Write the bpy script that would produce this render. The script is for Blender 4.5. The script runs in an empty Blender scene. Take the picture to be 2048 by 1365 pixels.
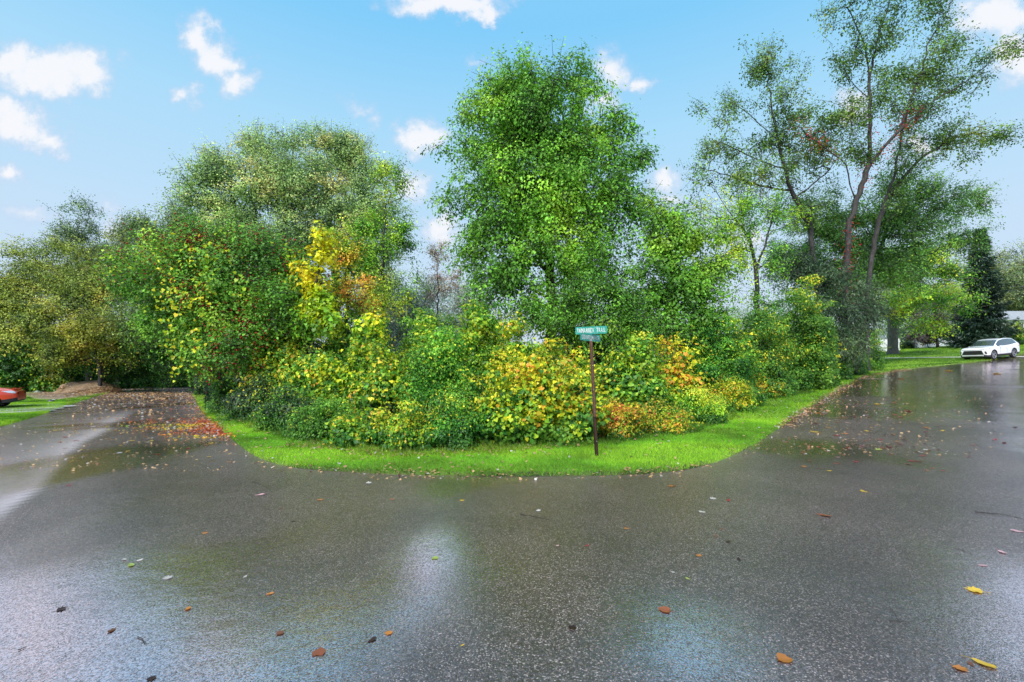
import bpy, bmesh, math, random
import numpy as np
from mathutils import Vector, Matrix
from mathutils.bvhtree import BVHTree

random.seed(7)
RNG = np.random.default_rng(11)
SC = bpy.context.scene
COL = SC.collection
F, CX, HY, CAMZ = 910.0, 1024.0, 742.0, 1.6     # focal length (px), centre column, horizon row, eye height

# ------------------------------------------------------------------ terrain
_u = np.array([-400, 0, 9, 14, 24, 40, 57, 75, 92, 130, 220, 600], float)
_h = np.array([0, 0, 0, .16, .72, 1.60, 2.55, 4.15, 5.25, 6.4, 7.0, 7.0], float)
_uu = np.linspace(-400, 600, 8001)
_hh = np.interp(_uu, _u, _h)
_k = np.exp(-0.5 * (np.arange(-60, 61) / 20.0) ** 2); _k /= _k.sum()
_hh = np.convolve(np.pad(_hh, 60, mode='edge'), _k, mode='valid')

def sstep(a, b, x):
    t = np.clip((x - a) / (b - a), 0, 1)
    return t * t * (3 - 2 * t)

def H(x, y):
    x = np.asarray(x, float); y = np.asarray(y, float)
    return np.interp(.72 * x + .69 * y, _uu, _hh) - .40 * sstep(10, 36, -.6 * x + .8 * y)

def hz(x, y):
    return float(H(x, y))

_Y = np.concatenate([np.arange(1.5, 30, .01), np.arange(30, 140, .03)])
def ground_at(px, py):
    """the point of the ground seen at a place of the survey photograph"""
    X = (px - CX) / F * _Y
    d = (CAMZ - (py - HY) * _Y / F) - H(X, _Y)
    i = np.argmax(d < 0)
    if d[i] >= 0: i = len(_Y) - 1
    return float(X[i]), float(_Y[i])

def at(px, py, Y):
    return np.array([(px - CX) / F * Y, Y, CAMZ - (py - HY) * Y / F])

# ------------------------------------------------------------------ tagging
def tag(o, label=None, cat=None, group=None, kind=None):
    if label: o['label'] = label
    if cat: o['category'] = cat
    if group: o['group'] = group
    if kind: o['kind'] = kind
    return o

def empty(name, loc, rz=0.0, label=None, cat=None, group=None):
    o = bpy.data.objects.new(name, None)
    o.empty_display_size = .3
    COL.objects.link(o)
    o.location = loc; o.rotation_euler = (0, 0, rz)
    return tag(o, label, cat, group)

def link_mesh(name, me, mat=None, parent=None, world_coords=True):
    o = bpy.data.objects.new(name, me)
    COL.objects.link(o)
    if mat is not None:
        me.materials.clear(); me.materials.append(mat)
    if parent is not None:
        o.parent = parent
        if world_coords:
            M = Matrix.Translation(parent.location) @ Matrix.Rotation(parent.rotation_euler.z, 4, 'Z')
            o.matrix_parent_inverse = M.inverted()
    return o

def np_mesh(name, verts, faces_flat, face_sizes, colors=None, smooth=False):
    me = bpy.data.meshes.new(name)
    nv = len(verts); nl = len(faces_flat); nf = len(face_sizes)
    me.vertices.add(nv); me.loops.add(nl); me.polygons.add(nf)
    me.vertices.foreach_set('co', np.ascontiguousarray(verts, dtype=np.float32).ravel())
    me.loops.foreach_set('vertex_index', np.ascontiguousarray(faces_flat, dtype=np.int32))
    st = np.zeros(nf, np.int32); st[1:] = np.cumsum(face_sizes)[:-1]
    me.polygons.foreach_set('loop_start', st)
    if smooth:
        me.polygons.foreach_set('use_smooth', np.ones(nf, bool))
    me.update(calc_edges=True)
    if colors is not None:
        a = me.attributes.new('Col', 'FLOAT_COLOR', 'POINT')
        c = np.ones((nv, 4), np.float32); c[:, :3] = colors
        a.data.foreach_set('color', c.ravel())
    return me

def bm_obj(name, bm, mat, parent=None, smooth=False, world_coords=True):
    me = bpy.data.meshes.new(name)
    bmesh.ops.recalc_face_normals(bm, faces=bm.faces)
    bm.to_mesh(me); bm.free()
    if smooth:
        me.polygons.foreach_set('use_smooth', np.ones(len(me.polygons), bool))
    return link_mesh(name, me, mat, parent, world_coords)

def add_box(bm, c, s, rz=0.0, rx=0.0, ry=0.0, bevel=0.0):
    M = Matrix.Translation(c) @ Matrix.Rotation(rz, 4, 'Z') @ Matrix.Rotation(ry, 4, 'Y') @ Matrix.Rotation(rx, 4, 'X') @ Matrix.Diagonal((s[0], s[1], s[2], 1))
    r = bmesh.ops.create_cube(bm, size=1, matrix=M)
    if bevel:
        es = list({e for v in r['verts'] for e in v.link_edges})
        bmesh.ops.bevel(bm, geom=es, offset=bevel, segments=2, affect='EDGES')

# ------------------------------------------------------------------ materials
def mat_new(name):
    m = bpy.data.materials.new(name); m.use_nodes = True
    nt = m.node_tree; nt.nodes.clear()
    return m, nt, nt.nodes, nt.links

def N(ns, typ, **kw):
    n = ns.new(typ)
    for k, v in kw.items():
        if k.startswith('i_'):
            key = k[2:]
            n.inputs[int(key) if key.isdigit() else key.replace('_', ' ')].default_value = v
        else:
            setattr(n, k, v)
    return n

def principled(name, color, rough=.5, metal=0.0, coat=0.0, noise=None, bump=None, spec=.5, coat_rough=.08):
    """plain surface with a little procedural wear: noise=(scale, amount), bump=(scale, distance)"""
    m, nt, ns, ls = mat_new(name)
    out = N(ns, 'ShaderNodeOutputMaterial'); b = N(ns, 'ShaderNodeBsdfPrincipled')
    b.inputs['Roughness'].default_value = rough; b.inputs['Metallic'].default_value = metal
    b.inputs['Coat Weight'].default_value = coat; b.inputs['Coat Roughness'].default_value = coat_rough
    b.inputs['Specular IOR Level'].default_value = spec
    ls.new(b.outputs[0], out.inputs[0])
    b.inputs['Base Color'].default_value = (*color, 1)
    tc = N(ns, 'ShaderNodeTexCoord')
    nz = N(ns, 'ShaderNodeTexNoise', i_Scale=(noise or (6, .1))[0], i_Detail=6.0, i_Roughness=.6)
    ls.new(tc.outputs['Object'], nz.inputs['Vector'])
    mr = N(ns, 'ShaderNodeMapRange'); a = (noise or (6, .1))[1]
    mr.inputs[1].default_value = .3; mr.inputs[2].default_value = .7
    mr.inputs[3].default_value = 1 - a; mr.inputs[4].default_value = 1 + a
    ls.new(nz.outputs[0], mr.inputs[0])
    mx = N(ns, 'ShaderNodeVectorMath', operation='SCALE'); mx.inputs[0].default_value = color
    ls.new(mr.outputs[0], mx.inputs['Scale']); ls.new(mx.outputs[0], b.inputs['Base Color'])
    if bump:
        n2 = N(ns, 'ShaderNodeTexNoise', i_Scale=bump[0], i_Detail=5.0)
        ls.new(tc.outputs['Object'], n2.inputs['Vector'])
        bp = N(ns, 'ShaderNodeBump'); bp.inputs['Distance'].default_value = bump[1]
        ls.new(n2.outputs[0], bp.inputs['Height']); ls.new(bp.outputs[0], b.inputs['Normal'])
    return m

def foliage_mat(name, transl=.36, rough=.45, objcolor=False, spec=.3):
    m, nt, ns, ls = mat_new(name)
    out = N(ns, 'ShaderNodeOutputMaterial'); b = N(ns, 'ShaderNodeBsdfPrincipled')
    b.inputs['Roughness'].default_value = rough; b.inputs['Specular IOR Level'].default_value = spec
    if objcolor:
        at_ = N(ns, 'ShaderNodeObjectInfo'); csock = at_.outputs['Color']
    else:
        at_ = N(ns, 'ShaderNodeAttribute', attribute_name='Col'); csock = at_.outputs['Color']
    geo = N(ns, 'ShaderNodeTexCoord')
    nz = N(ns, 'ShaderNodeTexNoise', i_Scale=30.0, i_Detail=3.0)
    ls.new(geo.outputs['Object'], nz.inputs['Vector'])
    mr = N(ns, 'ShaderNodeMapRange'); mr.inputs[1].default_value = .3; mr.inputs[2].default_value = .7
    mr.inputs[3].default_value = .78; mr.inputs[4].default_value = 1.22
    ls.new(nz.outputs[0], mr.inputs[0])
    sc = N(ns, 'ShaderNodeVectorMath', operation='SCALE')
    ls.new(csock, sc.inputs[0]); ls.new(mr.outputs[0], sc.inputs['Scale'])
    ls.new(sc.outputs[0], b.inputs['Base Color'])
    t = N(ns, 'ShaderNodeBsdfTranslucent'); ls.new(sc.outputs[0], t.inputs[0])
    mx = N(ns, 'ShaderNodeMixShader'); mx.inputs[0].default_value = transl
    ls.new(b.outputs[0], mx.inputs[1]); ls.new(t.outputs[0], mx.inputs[2]); ls.new(mx.outputs[0], out.inputs[0])
    return m

M_LEAF = foliage_mat('leaf_surface')
M_GRASS = foliage_mat('grass_blades', .35, .5)
M_NEEDLE = foliage_mat('needle_surface', .1, .6)
M_FALLEN = foliage_mat('fallen_leaf', .1, .3, objcolor=True)
M_LITTER = foliage_mat('leaf_litter', .1, .35)

def bark_mat(name, c1, c2):
    m, nt, ns, ls = mat_new(name)
    out = N(ns, 'ShaderNodeOutputMaterial'); b = N(ns, 'ShaderNodeBsdfPrincipled'); b.inputs['Roughness'].default_value = .75
    tc = N(ns, 'ShaderNodeTexCoord'); mp = N(ns, 'ShaderNodeMapping'); mp.inputs['Scale'].default_value = (9, 9, 1.6)
    ls.new(tc.outputs['Object'], mp.inputs[0])
    nz = N(ns, 'ShaderNodeTexNoise', i_Scale=1.6, i_Detail=8.0, i_Roughness=.7); ls.new(mp.outputs[0], nz.inputs['Vector'])
    cr = N(ns, 'ShaderNodeValToRGB'); cr.color_ramp.elements[0].position = .35; cr.color_ramp.elements[1].position = .65
    cr.color_ramp.elements[0].color = (*c1, 1); cr.color_ramp.elements[1].color = (*c2, 1)
    ls.new(nz.outputs[0], cr.inputs[0]); ls.new(cr.outputs[0], b.inputs['Base Color'])
    bp = N(ns, 'ShaderNodeBump'); bp.inputs['Distance'].default_value = .04; ls.new(nz.outputs[0], bp.inputs['Height'])
    ls.new(bp.outputs[0], b.inputs['Normal']); ls.new(b.outputs[0], out.inputs[0])
    return m
M_BARK = bark_mat('wet_bark', (.018, .016, .015), (.066, .060, .055))
M_BARK_GREY = bark_mat('grey_bark', (.07, .065, .06), (.19, .175, .155))

# ------------------------------------------------------------------ noise and leaf builders
def fnoise(P, scale, seed, octaves=3):
    r = np.random.default_rng(seed)
    out = np.zeros(len(P)); amp = 1.0; tot = 0
    for o in range(octaves):
        for k in range(5):
            d = r.normal(size=3); d /= np.linalg.norm(d)
            out += amp * np.sin((P @ d) * scale * (1.9 ** o) * r.uniform(.75, 1.3) + r.uniform(0, 6.28))
        tot += 5 * amp * amp * .5; amp *= .62
    return out / math.sqrt(tot)

def unit(v):
    return v / np.maximum(np.linalg.norm(v, axis=1, keepdims=True), 1e-9)

SHAPES = {
    'small': (np.array([[0, 0, 0], [.34, .5, .07], [0, 1, -.05], [-.34, .5, .07]]), [[0, 1, 2], [0, 2, 3]]),
    'slim': (np.array([[0, 0, 0], [.17, .5, .04], [0, 1, -.08], [-.17, .5, .04]]), [[0, 1, 2], [0, 2, 3]]),
    'heart': (np.array([[0, 0, 0], [.42, -.1, .05], [.56, .35, .09], [0, 1, -.12], [-.56, .35, .09], [-.42, -.1, .05]]), [[0, 1, 2, 3], [0, 3, 4, 5]]),
    'needle': (np.array([[-.05, 0, 0], [.05, 0, 0], [.02, 1, 0]]), [[0, 1, 2]]),
}

def leaf_arrays(P, nrm, tip, size, col, shape):
    T, fs = SHAPES[shape]
    n = len(P); k = len(T)
    t = tip - (tip * nrm).sum(1, keepdims=True) * nrm
    t = unit(t); s = np.cross(t, nrm)
    V = P[:, None, :] + size[:, None, None] * (T[None, :, 0:1] * s[:, None, :] + T[None, :, 1:2] * t[:, None, :] + T[None, :, 2:3] * nrm[:, None, :])
    base = (np.arange(n) * k)[:, None]
    flat = np.concatenate([base + np.array(f)[None, :] for f in fs], axis=1).ravel()
    sizes = np.tile(np.array([len(f) for f in fs], np.int32), n)
    C = np.repeat(col, k, axis=0)
    return V.reshape(-1, 3), flat, sizes, C

def leaf_mesh(name, P, nrm, tip, size, col, shape='small'):
    V, fl, fs, C = leaf_arrays(P, nrm, tip, size, col, shape)
    return np_mesh(name, V, fl, fs, C)

def lin(r, g, b):
    f = lambda c: (c / 255 / 12.92) if c <= 10 else ((c / 255 + .055) / 1.055) ** 2.4
    return (f(r), f(g), f(b))

def pal(*cs):
    return np.array(cs, float)
# albedos, dark to light along each gradient
PAL = {
    'green':   pal((.045, .13, .014), (.085, .23, .022), (.15, .33, .03), (.28, .45, .04)),
    'deep':    pal((.022, .075, .012), (.042, .13, .018), (.075, .20, .022), (.16, .31, .035)),
    'darkgrey': pal((.03, .065, .03), (.055, .11, .05), (.095, .165, .075), (.17, .25, .12)),
    'olive':   pal((.07, .11, .018), (.15, .20, .025), (.27, .29, .035), (.42, .34, .05)),
    'maple':   pal((.07, .13, .035), (.13, .22, .055), (.21, .29, .075), (.34, .31, .10)),
    'yg':      pal((.05, .13, .015), (.15, .29, .02), (.38, .46, .02), (.68, .58, .025)),
    'yellow':  pal((.10, .26, .015), (.34, .52, .02), (.70, .74, .02), (.84, .66, .03)),
    'vine':    pal((.03, .14, .018), (.16, .36, .02), (.50, .58, .022), (.82, .66, .03), (.86, .36, .05)),
    'vine2':   pal((.03, .12, .018), (.08, .24, .02), (.24, .40, .022), (.70, .58, .03), (.80, .40, .07)),
    'orange':  pal((.04, .15, .02), (.16, .34, .025), (.58, .52, .03), (.78, .36, .05), (.55, .10, .04)),
    'honey':   pal((.02, .085, .012), (.04, .17, .018), (.09, .28, .022), (.24, .46, .035)),
    'brown':   pal((.07, .05, .03), (.16, .10, .05), (.25, .16, .07), (.32, .2, .1)),
    'plum':    pal((.02, .012, .016), (.05, .025, .032), (.08, .04, .05), (.12, .08, .07)),
    'spruce':  pal((.008, .024, .018), (.016, .045, .03), (.03, .07, .045), (.05, .10, .06)),
    'mixture': pal((.03, .12, .015), (.07, .22, .02), (.16, .34, .025), (.40, .50, .03), (.76, .62, .04)),
    'poplar':  pal((.045, .10, .02), (.085, .175, .03), (.14, .25, .04), (.30, .34, .06)),
    'red':     pal((.22, .015, .02), (.38, .03, .03), (.5, .06, .04), (.5, .18, .06)),
    'lime':    pal((.05, .18, .02), (.14, .34, .025), (.34, .50, .03), (.64, .60, .05)),
}
HAZE = np.array([.50, .60, .50])  # distance haze, blended into the leaf colours of far trees

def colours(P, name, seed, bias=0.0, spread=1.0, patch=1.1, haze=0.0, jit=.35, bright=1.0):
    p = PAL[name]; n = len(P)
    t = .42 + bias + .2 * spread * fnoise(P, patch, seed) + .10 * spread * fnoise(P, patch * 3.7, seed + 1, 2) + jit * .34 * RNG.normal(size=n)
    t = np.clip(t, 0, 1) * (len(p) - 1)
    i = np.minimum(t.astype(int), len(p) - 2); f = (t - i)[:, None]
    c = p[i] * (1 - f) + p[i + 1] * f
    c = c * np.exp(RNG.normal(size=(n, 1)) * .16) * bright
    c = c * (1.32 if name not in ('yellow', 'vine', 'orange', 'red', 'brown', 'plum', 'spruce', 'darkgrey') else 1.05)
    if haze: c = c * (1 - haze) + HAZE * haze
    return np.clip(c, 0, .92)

# ------------------------------------------------------------------ tree builder
def tubes(name, A, B, ra, rb, mat, parent, sides=6):
    n = len(A)
    if n == 0: return None
    d = unit(B - A)
    ref = np.where(np.abs(d[:, 2:3]) > .9, np.array([[1., 0, 0]]), np.array([[0, 0, 1.]]))
    s = unit(np.cross(d, ref)); t = np.cross(s, d)
    ang = np.arange(sides) / sides * 2 * math.pi
    ring = np.cos(ang)[None, :, None] * s[:, None, :] + np.sin(ang)[None, :, None] * t[:, None, :]
    V = np.concatenate([A[:, None] - d[:, None] * ra[:, None, None] * .3 + ring * ra[:, None, None], B[:, None] + ring * rb[:, None, None]], 1)
    base = (np.arange(n) * 2 * sides)[:, None]
    i = np.arange(sides); j = (i + 1) % sides
    q = np.stack([i, j, j + sides, i + sides], 1).ravel()[None]
    fl = (base + q).ravel(); fs = np.full(n * sides, 4, np.int32)
    me = np_mesh(name, V.reshape(-1, 3), fl, fs, smooth=True)
    return link_mesh(name, me, mat, parent)

def dense_path(pts, step=.5, wob=.06, rng=None):
    pts = [np.array(p, float) for p in pts]; out = [pts[0]]
    for a, b in zip(pts[:-1], pts[1:]):
        n = max(1, int(np.linalg.norm(b - a) / step))
        for k in range(1, n + 1):
            q = a + (b - a) * k / n
            if k < n: q = q + rng.normal(size=3) * wob
            out.append(q)
    return out

def lobe(px, py, rx, ry, Y, rd=None):
    c = at(px, py, Y); k = Y / F
    return (c, np.array([rx * k, rd if rd else max(.7 * rx * k, .6 * ry * k), ry * k]))

def tree(name, label, cat, base, lobes, trunk_r=.16, limbs=(), leaf=.11, cover=2.6, per=26, clus=.38, pal_='green',
         shape='small', bias=0.0, spread=1.0, patch=.9, haze=0.0, seed=1, bark=None, gap=-.9, bright=1.0, jit=.2, group=None,
         step=.55, droop=.5, shell=2.2, trunk_top=None, extra=None, vert=None, clump=None, sprays=11):
    rng = np.random.default_rng(seed)
    bx, by = base; bz = hz(bx, by) - .1
    if float(sdf(np.array([[bx, by]]), ROAD)[0]) < .6: print('BASE ON ROAD', label)
    root = empty(name, (bx, by, bz + .1), 0, label, cat, group)
    bark = bark or M_BARK
    # trunk path
    cen = sum(l[0] * l[1][0] * l[1][2] for l in lobes) / sum(l[1][0] * l[1][2] for l in lobes)
    top = max(lobes, key=lambda l: l[0][2])[0]
    nodes = []; par = []; main = []
    def add(p, j, m=False):
        nodes.append(p); par.append(j); main.append(m); return len(nodes) - 1
    if limbs:
        for li, L in enumerate(limbs):
            pp = dense_path(L, .45, .035, rng)
            if li == 0:
                j = -1
                if abs(pp[0][2] - bz) > .2: pp = dense_path([np.array([bx, by, bz])] + list(L), .45, .035, rng)
            else:
                arr = np.array(nodes); j = int(np.argmin(np.linalg.norm(arr - pp[0], axis=1))); pp = pp[1:]
            for q in pp: j = add(q, j, True)
    else:
        tt = trunk_top if trunk_top is not None else (cen * .35 + top * .65)
        pp = dense_path([np.array([bx, by, bz]), np.array([bx, by, bz]) * .55 + tt * .45 + rng.normal(size=3) * .15, tt], .5, .06, rng)
        j = -1
        for q in pp: j = add(q, j, True)
    # cluster targets
    w = np.array([l[1][0] * l[1][2] for l in lobes]) * math.pi
    nleaf = int(cover * w.sum() / ({'small': .24, 'slim': .17, 'heart': .5}[shape] * leaf * leaf)); nclus = max(8, nleaf // per)
    C = np.array([l[0] for l in lobes]); R = np.array([l[1] for l in lobes])
    idx = rng.choice(len(lobes), int(nclus * 2.2), p=w / w.sum())
    d = unit(rng.normal(size=(len(idx), 3)))
    r = rng.random(len(idx)) ** (1 / shell)
    # lumpy outline
    lump = 1 + .17 * np.clip(fnoise(d * 2.2 + C[idx] * .7, 1.9, seed + 5, 3), -2, 1.4)
    nk = max(6, int(len(idx) / sprays)); kc = rng.choice(len(lobes), nk, p=w / w.sum()); kd = unit(rng.normal(size=(nk, 3)))
    K0 = C[kc] + kd * R[kc] * ((rng.random(nk) ** (1 / shell)) * (1 + .17 * np.clip(fnoise(kd * 2.2 + C[kc] * .7, 1.9, seed + 5, 3), -2, 1.4)))[:, None]
    q_ = rng.integers(0, nk, len(idx)); rk = clump or max(.34, .30 * float(np.mean(R[:, 0])))
    T = K0[q_] + d * np.array([1, 1, .6]) * rk * rng.uniform(.55, 1.2, (nk, 1))[q_] * (rng.random(len(idx)) ** .4)[:, None]
    loose = rng.random(len(idx)) < .16
    T[loose] = (C[idx] + d * R[idx] * (r * lump)[:, None])[loose]; KC = np.where(loose[:, None], C[idx], K0[q_])
    keep = (fnoise(T, 2.6 / max(R.mean(), .6) + .35, seed + 9) > gap) & (T[:, 2] > H(T[:, 0], T[:, 1]) + .15)
    T = T[keep][:nclus]; KC = KC[keep][:nclus]
    arr = np.array(nodes); d0 = np.min(np.linalg.norm(T[:, None] - arr[None, ::3], axis=2), axis=1)
    od = np.argsort(d0); T = T[od]; KC = KC[od]
    buf = np.zeros((len(nodes) + len(T) * 12 + 50, 3)); buf[:len(nodes)] = arr
    for q in T:
        n = len(nodes); v = buf[:n] - q
        D = np.sqrt((v * v).sum(1)) + np.maximum(v[:, 2], -.2) * .8
        j = int(np.argmin(D)); p = buf[j].copy(); L = np.linalg.norm(q - p)
        k = min(8, max(1, int(L / step)))
        up = np.array([0, 0, .12 * L])
        for s in range(1, k + 1):
            f = s / k
            x = p + (q - p) * f + up * math.sin(f * math.pi) + (rng.normal(size=3) * .05 * L ** .5 if s < k else 0)
            buf[len(nodes)] = x
            j = add(x, j)
    P = np.array(nodes); par_ = np.array(par); main_ = np.array(main)
    cnt = np.ones(len(P)); has = np.zeros(len(P), bool)
    for i in range(len(P) - 1, 0, -1):
        if par_[i] >= 0: cnt[par_[i]] += cnt[i]
    rad = np.maximum(trunk_r * .8 * (cnt / cnt[0]) ** .56, .006)
    k = np.where(par_ >= 0)[0]
    # flare at the foot
    rad = rad * (1 + .5 * np.exp(-np.maximum(P[:, 2] - bz, 0) / .35) * main_)
    ra = np.minimum(rad[par_[k]], rad[k] * 1.35); ra = np.where(main_[k], np.minimum(rad[par_[k]], rad[k] * 1.6), ra)
    mk = main_[k]
    # leaves
    n = len(T) * per
    ci = np.repeat(np.arange(len(T)), per)
    cdir = unit(unit(T - cen) * .8 + np.array([0, 0, .25 - .5 * droop]) + .55 * rng.normal(size=T.shape)); csz = rng.uniform(.55, 1.45, size=(len(T), 1))
    tw = T + cdir * clus * 1.5 * csz; tl = T - cdir * clus * .2 * csz; one = np.ones(len(T)); bw2 = .0045 + .0002 * by
    tubes('trunk', np.concatenate([P[par_[k]], tl]), np.concatenate([P[k], tw]), np.concatenate([ra, one * bw2]), np.concatenate([rad[k], one * bw2 * .5]), bark, root, 6)
    g3 = rng.normal(size=(n, 3)); g3 *= np.minimum(1, 1.7 / np.linalg.norm(g3, axis=1, keepdims=True))
    off = (cdir[ci] * rng.uniform(-1.1, 1.3, (n, 1)) + g3 * np.array([.42, .42, .30])) * clus * 1.25 * csz[ci]
    if vert: off[:, 2] *= vert
    LP = T[ci] + off
    ok = LP[:, 2] > H(LP[:, 0], LP[:, 1]) + .05
    LP = LP[ok]; n = len(LP)
    outw = unit(LP - KC[ci[ok]])
    nr = unit(.85 * outw + np.array([0, -.1, .5]) + .36 * rng.normal(size=(n, 3)))
    tp = unit(np.array([0, 0, -droop]) + .4 * outw + .6 * rng.normal(size=(n, 3)))
    cc = colours(LP, pal_, seed + 20, bias, spread, patch * 1.6, haze, jit, bright) * np.exp(rng.normal(size=(len(T), 1)) * .26)[ci[ok]]
    sz = leaf * rng.uniform(.6, 1.3, size=n)
    link_mesh('crown', leaf_mesh('crown', LP, nr, tp, sz, cc, shape), M_LEAF, root)
    if extra: extra(root, T, rng, P, par_, main_)
    return root

def mound(name, label, cat, px, Yf, hw, top, pal_='vine', leaf=.09, cover=2.9, shape='heart', bias=0.0, spread=1.0, patch=3.0, seed=1,
          group=None, bright=1.0, depth=None, shoots=10, jit=.5, lump=.2, low='deep', lowz=.35, blend=.32):
    """a shrub or heap of climbing vines standing on the ground"""
    rng = np.random.default_rng(seed)
    R = hw * Yf / F; D = depth or max(R * .85, .7)
    Yc = Yf + D * .75; X = (px - CX) / F * Yc
    bz = hz(X, Yc); Ht = CAMZ + (HY - top) * Yc / F - bz
    Rx = hw * Yc / F
    if float(sdf(np.array([[X, Yf]]), ROAD)[0]) < .15: print('MOUND ON ROAD', label)
    root = empty(name, (X, Yc, bz), 0, label, cat, group)
    n = int(cover * (Ht * Rx * 2 + 1.2 * Rx * D) * 1.5 / ((.55 if shape == 'heart' else .27) * leaf * leaf))
    c0 = np.array([X, Yc, bz]); pw = 2.2
    size_ = (Rx * D * Ht) ** (1 / 3)
    K = int(20 + 11 * Rx * Ht)
    if pal_ in ('deep', 'honey', 'darkgrey', 'green'): blend = .13
    kd = rng.normal(size=(K, 3)); kd[:, 2] = np.abs(kd[:, 2]) * 1.1; kd[:, 1] -= .45; kd = unit(kd); kd[:, 2] = np.abs(kd[:, 2])
    kr = rng.uniform(.14, .36, K) * min(size_, 1.25) * 1.15
    KCn = kd * np.maximum(np.array([Rx * 1.04, D, Ht * 1.10]) * rng.uniform(.60, 1.0, (K, 1)) - kr[:, None] * .55, .04)
    KCn[:, 2] = np.maximum(KCn[:, 2], kr * .3)
    # trailing skirts so that the mass meets the ground without a rounded foot
    sk = rng.random(K) < .34
    KCn[sk, 2] = rng.uniform(.05, .5, sk.sum()) * Ht; KCn[sk, 0] *= 1.12
    wk = kr ** 2; kk_ = rng.choice(K, n, p=wk / wk.sum())
    d = unit(rng.normal(size=(n, 3)) + np.array([0, -.35, .35])); 
    fl_ = np.array([1.15, 1.15, .85])
    LPn = KCn[kk_] + d * fl_ * (kr[kk_] * (1 - .5 * rng.random(n) ** 1.6) * (1 + .22 * np.clip(fnoise(d * 1.5 + kk_[:, None], 2.5, seed + 3), -1.5, 1.5)))[:, None]
    # a few leaves fill the heart of the mass
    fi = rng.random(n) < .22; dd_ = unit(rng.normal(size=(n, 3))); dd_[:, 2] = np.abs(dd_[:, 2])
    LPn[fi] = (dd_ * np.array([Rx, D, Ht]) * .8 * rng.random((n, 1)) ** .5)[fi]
    LP = c0 + LPn; ok = (LP[:, 2] > H(LP[:, 0], LP[:, 1]) + .02) & (sdf(LP[:, :2], ROAD) > .12)
    LP = LP[ok]; n = len(LP); dn = d[ok]; depthin = fi[ok]; kks = kk_[ok]
    # loose shoots
    Sg = []; SL = []
    for k in range(shoots * 2):
        dd = rng.normal(size=3); dd[2] = abs(dd[2]) + .6; dd[1] -= .3; dd /= np.linalg.norm(dd)
        qq = (abs(dd[0]) ** pw + abs(dd[1]) ** pw + abs(dd[2]) ** pw) ** (-1 / pw)
        p0 = c0 + dd * qq * np.array([Rx, D, Ht]) * .85
        dirn = unit((dd * np.array([1, 1, .6]) + np.array([0, 0, .7]) + rng.normal(size=3) * .35)[None])[0]
        L = rng.uniform(.2, .8) * min(1.0, Ht * .4)
        Sg.append((c0 + np.array([0, 0, -.05]), p0)); prev = p0
        m = max(4, int(L / .07))
        for s in range(1, m + 1):
            f = s / m
            x = p0 + dirn * L * f + np.array([0, 0, -.35 * L * f * f]) + dd * .1 * f
            Sg.append((prev, x)); prev = x
            for _ in range(2): SL.append(x + rng.normal(size=3) * .03)
    nr = unit(.9 * dn * np.array([1, 1, .8]) + np.array([0, -.1, .4]) + .38 * rng.normal(size=(n, 3)))
    tp = unit(np.array([0, 0, -.9]) + .25 * dn + .45 * rng.normal(size=(n, 3)))
    zr0 = (LP[:, 2] - bz) / max(Ht, .1)
    cc = colours(LP, pal_, 900, bias + .34 * (zr0 - .62), spread * .85, patch, 0, jit * 1.5, bright)
    mixp = colours(LP, 'mixture', 905, bias * .5 + .3 * (zr0 - .6), 1.1, 2.2, 0, .9)
    pm = rng.random(n) < np.clip(blend + .22 * fnoise(LP, 1.6, 906), 0, .8); cc[pm] = mixp[pm]
    cc = cc * np.exp(rng.normal(size=(K, 1)) * .13)[kks]
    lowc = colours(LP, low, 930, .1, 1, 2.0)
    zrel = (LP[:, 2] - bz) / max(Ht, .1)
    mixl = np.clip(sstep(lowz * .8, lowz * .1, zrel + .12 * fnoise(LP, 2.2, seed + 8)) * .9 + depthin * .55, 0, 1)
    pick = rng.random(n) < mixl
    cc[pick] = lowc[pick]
    sz = leaf * np.exp(rng.normal(size=n) * .32).clip(.45, 1.5) * .92
    if SL:
        SLa = np.array(SL); m = len(SLa)
        LP = np.concatenate([LP, SLa]); nr = np.concatenate([nr, unit(np.array([0, 0, .6]) + .7 * rng.normal(size=(m, 3)))])
        tp = np.concatenate([tp, unit(rng.normal(size=(m, 3)) + np.array([0, 0, -.2]))])
        cc = np.concatenate([cc, colours(SLa, 'green' if pal_ in ('honey', 'deep', 'darkgrey') else 'yg', seed + 40, .1)])
        sz = np.concatenate([sz, leaf * rng.uniform(.4, .8, size=m)])
    link_mesh('foliage', leaf_mesh('foliage', LP, nr, tp, sz, cc, shape), M_LEAF, root)
    # stems rising from the foot into the mass
    ns = 14 + int(Rx * 8)
    A = []; B = []; ra = []; rb = []
    for k in range(ns):
        a = rng.uniform(0, 6.28); rr = math.sqrt(rng.random())
        tgt = c0 + np.array([math.cos(a) * Rx * rr * .85, math.sin(a) * D * rr * .85, Ht * (1 - .5 * rr) * .8])
        p = c0 + np.array([0, 0, -.05])
        prev = p; r0 = rng.uniform(.008, .02)
        for s in range(1, 6):
            f = s / 5; x = p + (tgt - p) * f + rng.normal(size=3) * .05
            A.append(prev); B.append(x); ra.append(r0 * (1 - .8 * (f - .2))); rb.append(r0 * (1 - .8 * f)); prev = x
    for a, b in Sg: A.append(a); B.append(b); ra.append(.004); rb.append(.003)
    tubes('stems', np.array(A), np.array(B), np.array(ra), np.array(rb), M_BARK, root, 4)
    return root


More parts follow.
